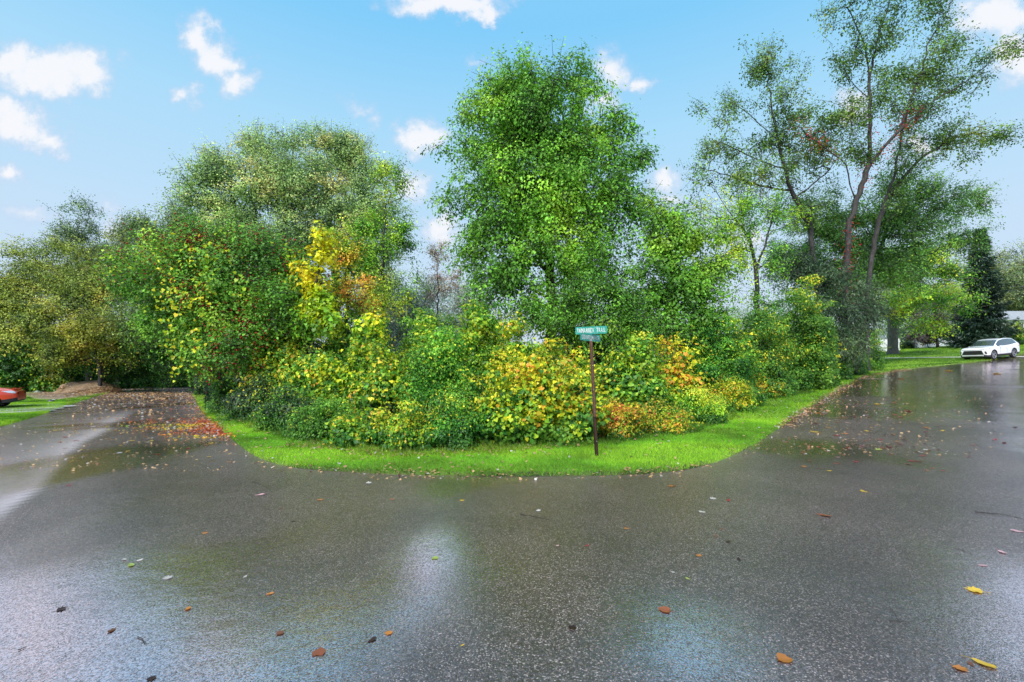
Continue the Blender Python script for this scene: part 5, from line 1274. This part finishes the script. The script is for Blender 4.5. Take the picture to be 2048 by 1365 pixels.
# ------------------------------------------------------------------ fences
M_FENCE = principled('white_vinyl', (.78, .79, .80), .4, noise=(3, .06))
def fence_line(name, label, cat, pts, h0, board, gapw, posts_every, solid=False, dip=0.0):
    x0, y0 = pts[0]; root = empty(name, (x0, y0, hz(x0, y0)), 0, label, cat)
    a, b_ = np.array(pts[0]), np.array(pts[1]); L_ = np.linalg.norm(b_ - a); d_ = (b_ - a) / L_; rz = math.atan2(d_[1], d_[0])
    bm = bmesh.new(); t = .08
    while t < L_ - .05:
        q = a + d_ * t; z = hz(*q); ph = (t % posts_every) / posts_every; h = h0 - dip * math.sin(ph * math.pi)
        add_box(bm, (q[0], q[1], z + .06 + h / 2), (board, .022, h), rz)
        if not solid:
            bmesh.ops.create_cone(bm, cap_ends=True, segments=4, radius1=board * .7, radius2=.005, depth=.06, matrix=Matrix.Translation((q[0], q[1], z + .06 + h + .03)) @ Matrix.Rotation(rz + math.pi / 4, 4, 'Z') @ Matrix.Diagonal((1, .3, 1, 1)))
        t += board + gapw
    bm_obj('boards' if solid else 'pickets', bm, M_FENCE, root)
    for hh in (.25, h0 * .82):
        bm = bmesh.new(); k = 0
        while k < L_:
            e2 = min(k + posts_every, L_); q = a + d_ * (k + e2) / 2; za, zc = hz(*(a + d_ * k)), hz(*(a + d_ * e2))
            add_box(bm, (q[0] , q[1], (za + zc) / 2 + hh), (e2 - k, .05, .09), rz, 0, -math.atan2(zc - za, e2 - k)); k += posts_every
        bm_obj('rail', bm, M_FENCE, root)
    t = 0
    while t <= L_ + .01:
        q = a + d_ * t; bm = bmesh.new(); add_box(bm, (q[0], q[1], hz(*q) + (h0 + .2) / 2), (.12, .12, h0 + .2), rz)
        bmesh.ops.create_cone(bm, cap_ends=True, segments=4, radius1=.1, radius2=.01, depth=.08, matrix=Matrix.Translation((q[0], q[1], hz(*q) + h0 + .24)) @ Matrix.Rotation(rz + math.pi / 4, 4, 'Z'))
        bm_obj('post', bm, M_FENCE, root); t += posts_every
Yf = 58.5
fence_line('privacy_fence', 'solid white privacy fence panel partly hidden by the thick grey trunk', 'fence', [((1755 - CX) / F * Yf, Yf), ((1801 - CX) / F * (Yf - 1), Yf - 1)], 1.55, .2, .004, 1.5, True)
Yf = 63
fence_line('picket_fence', 'low white picket fence with dipping tops beyond the purple plum', 'fence', [((1830 - CX) / F * Yf, Yf), ((1925 - CX) / F * (Yf + 5), Yf + 5)], .95, .09, .055, 2.4, False, .18)

# ------------------------------------------------------------------ house behind the spruce
M_SIDE = None
m, nt, ns, ls = mat_new('clapboard_siding')
out = N(ns, 'ShaderNodeOutputMaterial'); b = N(ns, 'ShaderNodeBsdfPrincipled', i_Roughness=.6); b.inputs['Base Color'].default_value = (.66, .69, .72, 1)
tc = N(ns, 'ShaderNodeTexCoord'); wv = N(ns, 'ShaderNodeTexWave', wave_type='BANDS', bands_direction='Z', wave_profile='SAW', i_Scale=1.4); ls.new(tc.outputs['Object'], wv.inputs['Vector'])
bp = N(ns, 'ShaderNodeBump'); bp.inputs['Distance'].default_value = .03; ls.new(wv.outputs[0], bp.inputs['Height']); ls.new(bp.outputs[0], b.inputs['Normal'])
ls.new(b.outputs[0], out.inputs[0]); M_SIDE = m
M_ROOF = principled('grey_shingles', (.30, .32, .34), .7, noise=(3, .25), bump=(8, .03))
M_DARKGL = principled('window_glass', (.06, .075, .09), .08, 0, .6, noise=(1, .3))
M_BRICK = principled('chimney_brick', (.32, .17, .12), .8, noise=(6, .3), bump=(10, .02))
HX0, HX1, HYd = (1987 - CX) / F * 78, (2170 - CX) / F * 78, 78.0
LX0 = (1908 - CX) / F * 78
gz = hz(HX0 + 6, HYd)
house = empty('house', (HX0 + 6, HYd, gz), 0, 'long white sided house with grey roof mostly hidden behind the spruce', 'house')
def wallbox(x0, x1, y0, y1, z0, z1, mat, name):
    bm = bmesh.new(); add_box(bm, ((x0 + x1) / 2, (y0 + y1) / 2, (z0 + z1) / 2), (x1 - x0, y1 - y0, z1 - z0)); return bm_obj(name, bm, mat, house)
def gable(x0, x1, y0, y1, ze, zr, ov=.5):
    bm = bmesh.new(); ym = (y0 + y1) / 2; t = .14
    vs = [bm.verts.new(p) for p in ((x0 - ov, y0 - ov, ze), (x1 + ov, y0 - ov, ze), (x1 + ov, ym, zr), (x0 - ov, ym, zr), (x0 - ov, y1 + ov, ze), (x1 + ov, y1 + ov, ze),
          (x0 - ov, y0 - ov, ze - t), (x1 + ov, y0 - ov, ze - t), (x1 + ov, y1 + ov, ze - t), (x0 - ov, y1 + ov, ze - t))]
    for f in ((0, 1, 2, 3), (3, 2, 5, 4), (0, 6, 7, 1), (4, 5, 8, 9), (6, 9, 8, 7), (0, 3, 4, 9, 6), (1, 7, 8, 5, 2)): bm.faces.new([vs[i] for i in f])
    return bm_obj('roof', bm, M_ROOF, house)
eave, ridge = gz + 4.35, gz + 6.4
wallbox(HX0, HX1, HYd, HYd + 9, gz - 1.5, eave - .145, M_SIDE, 'wall'); rf = gable(HX0, HX1, HYd, HYd + 9, eave, ridge)
wallbox(LX0, HX0 - .01, HYd + 1, HYd + 8, gz - 2, gz + 2.85, M_SIDE, 'wall'); gable(LX0, HX0 - .6, HYd + 1, HYd + 8, gz + 3.0, gz + 4.6, .4)
def window(x, z, wd, h, y):
    bm = bmesh.new()
    for dx in (-1, 0, 1): add_box(bm, (x + dx * wd / 2, y - .05, z), (.09, .08, h + .09))
    for dz in (-1, 1): add_box(bm, (x, y - .055, z + dz * h / 2), (wd + .12, .09, .09))
    f = bm_obj('window', bm, M_FENCE, house); bm = bmesh.new(); add_box(bm, (x, y - .02, z), (wd, .03, h)); g_ = bm_obj('pane', bm, M_DARKGL, None)
    g_.parent = f
    g_.matrix_parent_inverse = Matrix.Identity(4)
    g_.location = (0, 0, 0)
    f_loc = Matrix.Translation(house.location).inverted()
    g_.matrix_parent_inverse = Matrix.Identity(4)
    bm = bmesh.new()
    for s in (-1, 1): add_box(bm, (x + s * (wd / 2 + .28), y - .03, z), (.36, .05, h + .1))
    bm_obj('shutters', bm, M_BLACK, house)
k = 0
x = HX0 + 2.0
while x < HX1 - 1.5:
    window(x, gz + 2.9, 1.3, 1.5, HYd); window(x, gz + .9, 1.3, 1.2, HYd); x += 3.1
x = LX0 + 1.2
while x < HX0 - 1: window(x, gz + 1.5, 1.1, 1.35, HYd + 1); x += 2.6

# ------------------------------------------------------------------ fallen leaves and twigs on the road
def leaf_proto(kind, seed):
    rr = random.Random(seed); bm = bmesh.new()
    if kind == 'maple':
        pts = [(0, -.42), (.18, -.40), (.42, -.30), (.34, -.12), (.55, .02), (.36, .10), (.34, .34), (.14, .26), (0, .58), (-.14, .26), (-.36, .36), (-.36, .10), (-.56, .04), (-.34, -.12), (-.42, -.32), (-.18, -.40)]
    elif kind == 'oval':
        pts = [(.3 * math.sin(a) * (1 - .15 * math.cos(a)), -.55 * math.cos(a)) for a in [i * 2 * math.pi / 16 for i in range(16)]]
    else:
        pts = [(0, -.34), (.2, -.44), (.42, -.34), (.5, -.08), (.44, .18), (.24, .4), (0, .6), (-.24, .4), (-.46, .16), (-.5, -.1), (-.4, -.36), (-.2, -.44)]
    cu = rr.uniform(.1, .35)
    zf = lambda x, y: .03 + cu * x * x + rr.uniform(-.03, .05) + .12 * y * y
    c = bm.verts.new((0, 0, .02)); mid = []; rim = []
    for x, y in pts:
        mid.append(bm.verts.new((x * .5, y * .5, .5 * zf(x * .5, y * .5)))); rim.append(bm.verts.new((x, y, zf(x, y))))
    n = len(pts)
    for i in range(n):
        j = (i + 1) % n; bm.faces.new((c, mid[i], mid[j])); bm.faces.new((mid[i], rim[i], rim[j], mid[j]))
    me = bpy.data.meshes.new('blade'); bm.to_mesh(me); bm.free(); me.polygons.foreach_set('use_smooth', np.ones(len(me.polygons), bool)); me.materials.append(M_FALLEN)
    # stem
    y0 = min(p[1] for p in pts); P_ = [(0, y0 * .9, .03), (.05, y0 - .18, .05), (.16, y0 - .42, .03)]
    bm = bmesh.new(); prev = None
    for i, p in enumerate(P_):
        ring = [bm.verts.new((p[0] + .018 * math.cos(a), p[1], p[2] + .018 * math.sin(a))) for a in (0, 1.57, 3.14, 4.71)]
        if prev:
            for q in range(4): bm.faces.new((prev[q], prev[(q + 1) % 4], ring[(q + 1) % 4], ring[q]))
        prev = ring
    ms = bpy.data.meshes.new('stalk'); bm.to_mesh(ms); bm.free(); ms.materials.append(M_FALLEN)
    return me, ms
PROTO = {(k, i): leaf_proto(k, i * 7 + len(k)) for k in ('maple', 'oval', 'heart') for i in range(3)}
CNAME = {'red': (.27, .025, .03), 'orange': (.40, .16, .035), 'yellow': (.56, .38, .04), 'pale': (.44, .42, .39), 'brown': (.13, .055, .03), 'dark': (.03, .014, .012), 'pink': (.55, .33, .36), 'green': (.28, .36, .08), 'rust': (.24, .08, .035)}
def fallen(x, y, size, kind, colr, rot, label, group=None, stem=True, lift=.002):
    me, ms = PROTO[(kind, random.randrange(3))]
    o = bpy.data.objects.new('fallen_leaf', me); COL.objects.link(o)
    s = ground_slope(x, y)
    o.location = (x, y, hz(x, y) + lift); o.rotation_euler = (s[1] + random.uniform(-.03, .12), -s[0] + random.uniform(-.05, .05), rot); o.scale = (size, size, size * random.uniform(.6, 1.3))
    c = np.array(CNAME[colr]) * random.uniform(.8, 1.2); o.color = (*c, 1); tag(o, label, 'leaf', group)
    if stem:
        st = bpy.data.objects.new('stalk', ms); COL.objects.link(st); st.parent = o; st.color = (*(c * .6), 1)
    return o
def ground_slope(x, y):
    e_ = .2; return ((hz(x + e_, y) - hz(x - e_, y)) / (2 * e_), (hz(x, y + e_) - hz(x, y - e_)) / (2 * e_))
NAMED = [
    (1568, 1322, 34, 'heart', 'orange', 'curled orange brown leaf with long stalk nearest the bottom edge'),
    (1968, 1330, 40, 'oval', 'yellow', 'folded yellow leaf in the bottom right corner'),
    (1921, 1341, 30, 'maple', 'orange', 'ragged orange leaf just left of the folded yellow corner leaf'),
    (1941, 1331, 18, 'oval', 'brown', 'small dark red scrap between the two bottom right corner leaves'),
    (1948, 1182, 34, 'maple', 'yellow', 'upturned mustard leaf casting a shadow at the lower right'),
    (1330, 1222, 28, 'heart', 'rust', 'rust orange leaf beside the bright wet patch at the bottom centre right'),
    (1398, 1113, 16, 'maple', 'orange', 'small starry orange leaf right of bottom centre'),
    (1375, 1158, 13, 'oval', 'green', 'tiny yellow green leaf below the starry orange one'),
    (1345, 1146, 11, 'maple', 'pale', 'tiny whitish leaf beside the tiny yellow green one'),
    (1432, 1074, 14, 'oval', 'brown', 'small curled dark brown leaf in the centre right foreground'),
    (1457, 1002, 16, 'oval', 'red', 'bright red leaf in the middle of the right foreground asphalt'),
    (1404, 1025, 20, 'maple', 'pale', 'upper of two whitish upturned leaves in the right foreground'),
    (1426, 998, 18, 'maple', 'pale', 'lower left whitish upturned leaf near the bright red leaf'),
    (1648, 1032, 30, 'oval', 'rust', 'flat faded red oval leaf on the right foreground asphalt'),
    (1728, 984, 20, 'oval', 'yellow', 'flat pale yellow leaf on the right middle asphalt'),
    (1342, 974, 18, 'maple', 'orange', 'orange maple leaf just below the lawn edge right of the sign'),
    (2004, 1106, 22, 'oval', 'pink', 'pinkish white leaf near the right edge'),
    (1965, 1132, 18, 'oval', 'pink', 'small pinkish leaf lower left of the pinkish white one'),
    (2034, 1064, 24, 'oval', 'pink', 'rosy leaf touching the right edge'),
    (638, 1307, 30, 'heart', 'rust', 'wet reddish leaf with a white sheen at the bottom centre left'),
    (124, 1220, 24, 'maple', 'dark', 'crumpled black brown leaf alone in the bluish lower left'),
    (336, 1157, 24, 'maple', 'pale', 'upturned white leaf in the dark lower left asphalt'),
    (262, 1132, 24, 'oval', 'green', 'pale leaf with an orange green edge left of the upturned white one'),
    (303, 1360, 24, 'maple', 'dark', 'black leaf cut by the bottom edge at the left'),
    (870, 1118, 18, 'heart', 'green', 'faint green leaf in the bright wet reflection at the centre'),
    (520, 991, 22, 'oval', 'pink', 'pinkish leaf on the asphalt below the left lawn curve'),
    (737, 967, 18, 'maple', 'pale', 'whitish leaf close under the lawn edge left of centre'),
    (640, 1001, 14, 'heart', 'orange', 'orange leaf below the whitish one left of centre'),
    (785, 1000, 12, 'heart', 'rust', 'small rusty leaf below the lawn edge at centre left'),
    (924, 1002, 14, 'maple', 'yellow', 'small yellow starry leaf below the lawn at centre'),
    (1077, 1023, 14, 'maple', 'pale', 'small whitish leaf straight below the sign area'),
    (1174, 1092, 12, 'oval', 'red', 'small red leaf in the centre foreground'),
    (490, 1155, 12, 'oval', 'pale', 'tiny white speck leaf in the centre left foreground'),
    (925, 1293, 10, 'oval', 'yellow', 'tiny yellow scrap near the bottom centre'),
    (137, 972, 12, 'maple', 'red', 'small red leaf on the pale band of the left road'),
    (335, 932, 12, 'maple', 'brown', 'small dark leaf in the middle of the left road mouth'),
    (1115, 1092, 11, 'oval', 'pink', 'tiny pink leaf left of the small red one in the centre'),
    (1815, 823, 18, 'maple', 'red', 'crimson leaf pair near the middle of the right road'),
    (1754, 809, 14, 'maple', 'yellow', 'bright yellow leaf upper middle of the right road'),
    (1788, 806, 13, 'maple', 'orange', 'orange leaf right of the bright yellow one on the right road'),
    (1852, 856, 16, 'maple', 'orange', 'orange yellow leaf at the centre of the right road'),
    (1733, 863, 14, 'maple', 'yellow', 'lemon leaf at the left side of the right road'),
    (1759, 842, 17, 'maple', 'green', 'pale green leaf on the left side of the right road'),
    (1758, 900, 18, 'maple', 'green', 'green and pale tattered leaf below the lemon leaf'),
    (1885, 862, 14, 'oval', 'yellow', 'flat yellow leaf right of the orange yellow one'),
    (1712, 924, 16, 'oval', 'red', 'pinkish red oval leaf at the front of the right road cluster'),
    (1672, 928, 12, 'oval', 'red', 'dark red oval leaf front left of the right road cluster'),
    (1824, 923, 16, 'oval', 'red', 'red leaf with a dark streak at the front of the right road'),
    (1802, 758, 14, 'maple', 'orange', 'large orange leaf where the right road bends'),
    (1898, 742, 16, 'maple', 'yellow', 'left yellow leaf on the shiny road before the white car'),
    (1995, 748, 18, 'maple', 'yellow', 'right yellow leaf on the shiny road before the white car'),
    (1655, 875, 14, 'maple', 'green', 'yellow green leaf close to the right lawn edge'),
    (1629, 865, 22, 'oval', 'yellow', 'long straw coloured leaf close to the right lawn edge'),
    (1948, 855, 12, 'oval', 'brown', 'brown leaf on the sky lit part of the right road'),
    (2030, 855, 12, 'oval', 'brown', 'brown leaf at the right edge of the sky lit road'),
    (1990, 880, 14, 'oval', 'red', 'left red leaf of two on the sky lit right road'),
    (2008, 886, 14, 'oval', 'red', 'right red leaf of two on the sky lit right road'),
]
for (px, py, sz, kd, cl, lab) in NAMED:
    x, y = ground_at(px, py); fallen(x, y, sz * y / F * (.85 if sz > 24 else .75), kd, cl, random.uniform(0, 6.28), lab)
zones = [
    (72, 'right', lambda r: (r.triangular(1560, 2040, 1700), 745 + 200 * r.random() ** 1.3), ['red', 'red', 'rust', 'pale', 'pale', 'orange', 'pink', 'yellow', 'brown', 'brown'], 'on the wet right road', (9, 13)),
    (60, 'left', lambda r: (r.uniform(90, 460), r.uniform(812, 925)), ['yellow', 'orange', 'red', 'pale', 'brown'], 'on the wet left road', (8, 13)),
    (18, 'front', lambda r: (r.uniform(200, 1500), r.uniform(962, 1300)), ['brown', 'pale', 'brown', 'orange', 'dark', 'dark'], 'on the wide foreground asphalt', (6, 10)),
]
rz_ = random.Random(3)
for cnt, zn, fpos, cols, ph, szr in zones:
    k = 0
    while k < cnt:
        px, py = fpos(rz_); x, y = ground_at(px, py)
        if float(sdf(np.array([[x, y]]), ROAD)[0]) > -.1 or y > 40: continue
        cl = rz_.choice(cols); k += 1
        fallen(x, y, max(.05, rz_.uniform(*szr) * y / F * .8 if y < 14 else rz_.uniform(.06, .11)), rz_.choice(['maple', 'oval', 'heart']), cl, rz_.uniform(0, 6.28),
               'small %s leaf lying flat %s, one of many like it' % ({'pale': 'whitish', 'dark': 'blackened'}.get(cl, cl), ph), 'small %s fallen leaves %s' % ({'pale': 'whitish', 'dark': 'blackened'}.get(cl, cl), ph), stem=y < 8)

def twig(pts, r, label):
    P_ = []
    for px, py in pts:
        x, y = ground_at(px, py); P_.append(np.array([x, y, hz(x, y) + r + .002]))
    P_ = np.array(P_); n = len(P_) - 1; rad = np.linspace(r, r * .5, n + 1)
    d = P_[1:] - P_[:-1]
    o = tubes('twig', P_[:-1], P_[1:] + d * .02, rad[:-1], rad[1:], M_BARK, None, 6); tag(o, label, 'twig'); return o
twig([(1950, 1026), (1968, 1027), (1985, 1029), (2005, 1030), (2028, 1035), (2044, 1039)], .005, 'black bent stick on the asphalt near the right edge')
twig([(1912, 1099), (1925, 1102), (1944, 1109)], .0025, 'thin short twig below the black bent stick')
twig([(1778, 1216), (1790, 1228), (1796, 1245)], .0022, 'hair thin curved twig in the lower right foreground')
twig([(1780, 1243), (1795, 1244), (1812, 1246)], .003, 'short brown twig crossing the hair thin one')
twig([(275, 1277), (285, 1280), (290, 1290)], .0028, 'hooked dark twig in the lower left foreground')
twig([(37, 1303), (52, 1296)], .003, 'short straight twig in the bottom left corner')
twig([(505, 965), (520, 970), (540, 980)], .004, 'brown seed twig below the left lawn curve')
twig([(1040, 1030), (1070, 1035), (1098, 1041)], .004, 'thin brown twig lying below the lawn at the centre')

# litter too fine to count
def litter(name, label, P, size, pal_, seed, bias=.3, lift=.012, bright=1.3):
    rng = np.random.default_rng(seed); n = len(P); s = sdf(P, ROAD)
    z = np.where(s > 0, ground_z(P) + .02, H(P[:, 0], P[:, 1])) + lift * rng.random(n)
    Q = np.column_stack([P, z]); nr = unit(np.array([0, 0, 1.]) + .28 * rng.normal(size=(n, 3))); tp = unit(rng.normal(size=(n, 3)))
    c = colours(Q, pal_, seed, bias, bright=bright)
    w_ = rng.random(n) < .18; c[w_] = np.array([.5, .46, .42]) * rng.uniform(.5, 1.2, (w_.sum(), 1))
    o = link_mesh(name, leaf_mesh(name, Q, nr, tp, size * rng.uniform(.5, 1.3, n), c, 'heart'), M_LITTER); tag(o, label, 'leaf litter', kind='stuff')
def px_cloud(n, fpos, seed):
    r = random.Random(seed); return np.array([ground_at(*fpos(r)) for _ in range(n)])
def edge_litter(n, i0, i1, mean_, seed, clump=.9):
    r = np.random.default_rng(seed); E = np.array(smooth_line(lot_edge + far_verge[:2], 30)); k = r.integers(int(i0 * 30), int(i1 * 30), n)
    d = E[k + 1] - E[k]; d /= np.linalg.norm(d, axis=1, keepdims=True); nn = np.column_stack([d[:, 1], -d[:, 0]])
    P = E[k] + nn * (r.exponential(mean_, (n, 1)) - .1) + d * r.normal(size=(n, 1)) * .4
    return P[r.random(n) < np.clip(.6 + clump * .5 * fnoise(np.column_stack([P, P[:, 0] * 0]), 1.6, seed), .06, 1)]
litter('leaf_litter', 'dense patch of red and orange leaves where the left road meets the verge', np.vstack([(lambda Q: Q[sdf(Q, ROAD) < .05])(px_cloud(3000, lambda r: (445 - r.expovariate(1 / 50), r.gauss(853, 9)), 11)), edge_litter(1500, 1.0, 3.2, .4, 1)]), .05, 'orange', 21, .42, bright=.8)
litter('leaf_litter', 'pinkish brown leaves carpeting the far end of the left road', px_cloud(5200, lambda r: (r.uniform(130, 425), 779.5 + min(60, r.expovariate(1 / 11))), 2), .10, 'brown', 22, .5, bright=1.5)
litter('leaf_litter', 'band of rusty leaves along the dirt patch beside the left road', px_cloud(1500, lambda r: (r.uniform(60, 380), r.gauss(786, 5)), 3), .10, 'brown', 23, .6, bright=1.3)
rng = np.random.default_rng(31)
lp = np.array(smooth_line(lot_edge, 40)); ii = rng.integers(0, len(lp), 9000); E_ = lp[ii] + rng.normal(size=(9000, 2)) * .12
E_ = E_[rng.random(9000) < np.clip(.12 + .3 * fnoise(np.column_stack([E_, E_[:, 0] * 0]), .7, 3), .05, 1)]
litter('leaf_litter', 'thin line of leaf scraps caught along the kerbless lawn edge', E_, .038, 'brown', 24, .5, bright=1.3)
P = np.column_stack([rng.uniform(-11, 12, 60000), rng.uniform(6.5, 18, 60000)]); s1_ = sdf(P, ROAD); s2_ = sdf(P, THICKET)
keep = (s1_ > .03) & (s2_ > -.2) & (rng.random(60000) < np.where((P[:, 0] > -5) & (P[:, 0] < 1), .34, .08) * np.exp(-np.abs(s2_ - .25) / .5) + .012)
litter('leaf_litter', 'scattered brown and pinkish leaves on the corner lawn below the thicket', P[keep], .045, 'brown', 25, .6, lift=.04, bright=1.1)
litter('leaf_litter', 'rust coloured leaves drifted along the edge where the right road bends', edge_litter(2600, 15.2, 20.3, .2, 6), .055, 'brown', 26, .65, bright=1.2)
litter('leaf_litter', 'fine reddish specks of leaf on the right road surface', px_cloud(1100, lambda r: (r.triangular(1500, 2046, 1680), 742 + 170 * r.random() ** 1.6), 7), .045, 'brown', 27, .6, bright=1.4)
litter('leaf_litter', 'fine specks of leaf and debris on the left road surface', px_cloud(900, lambda r: (r.uniform(0, 470), 795 + 150 * r.random() ** 2.0), 8), .035, 'brown', 28, .5, bright=1.6)
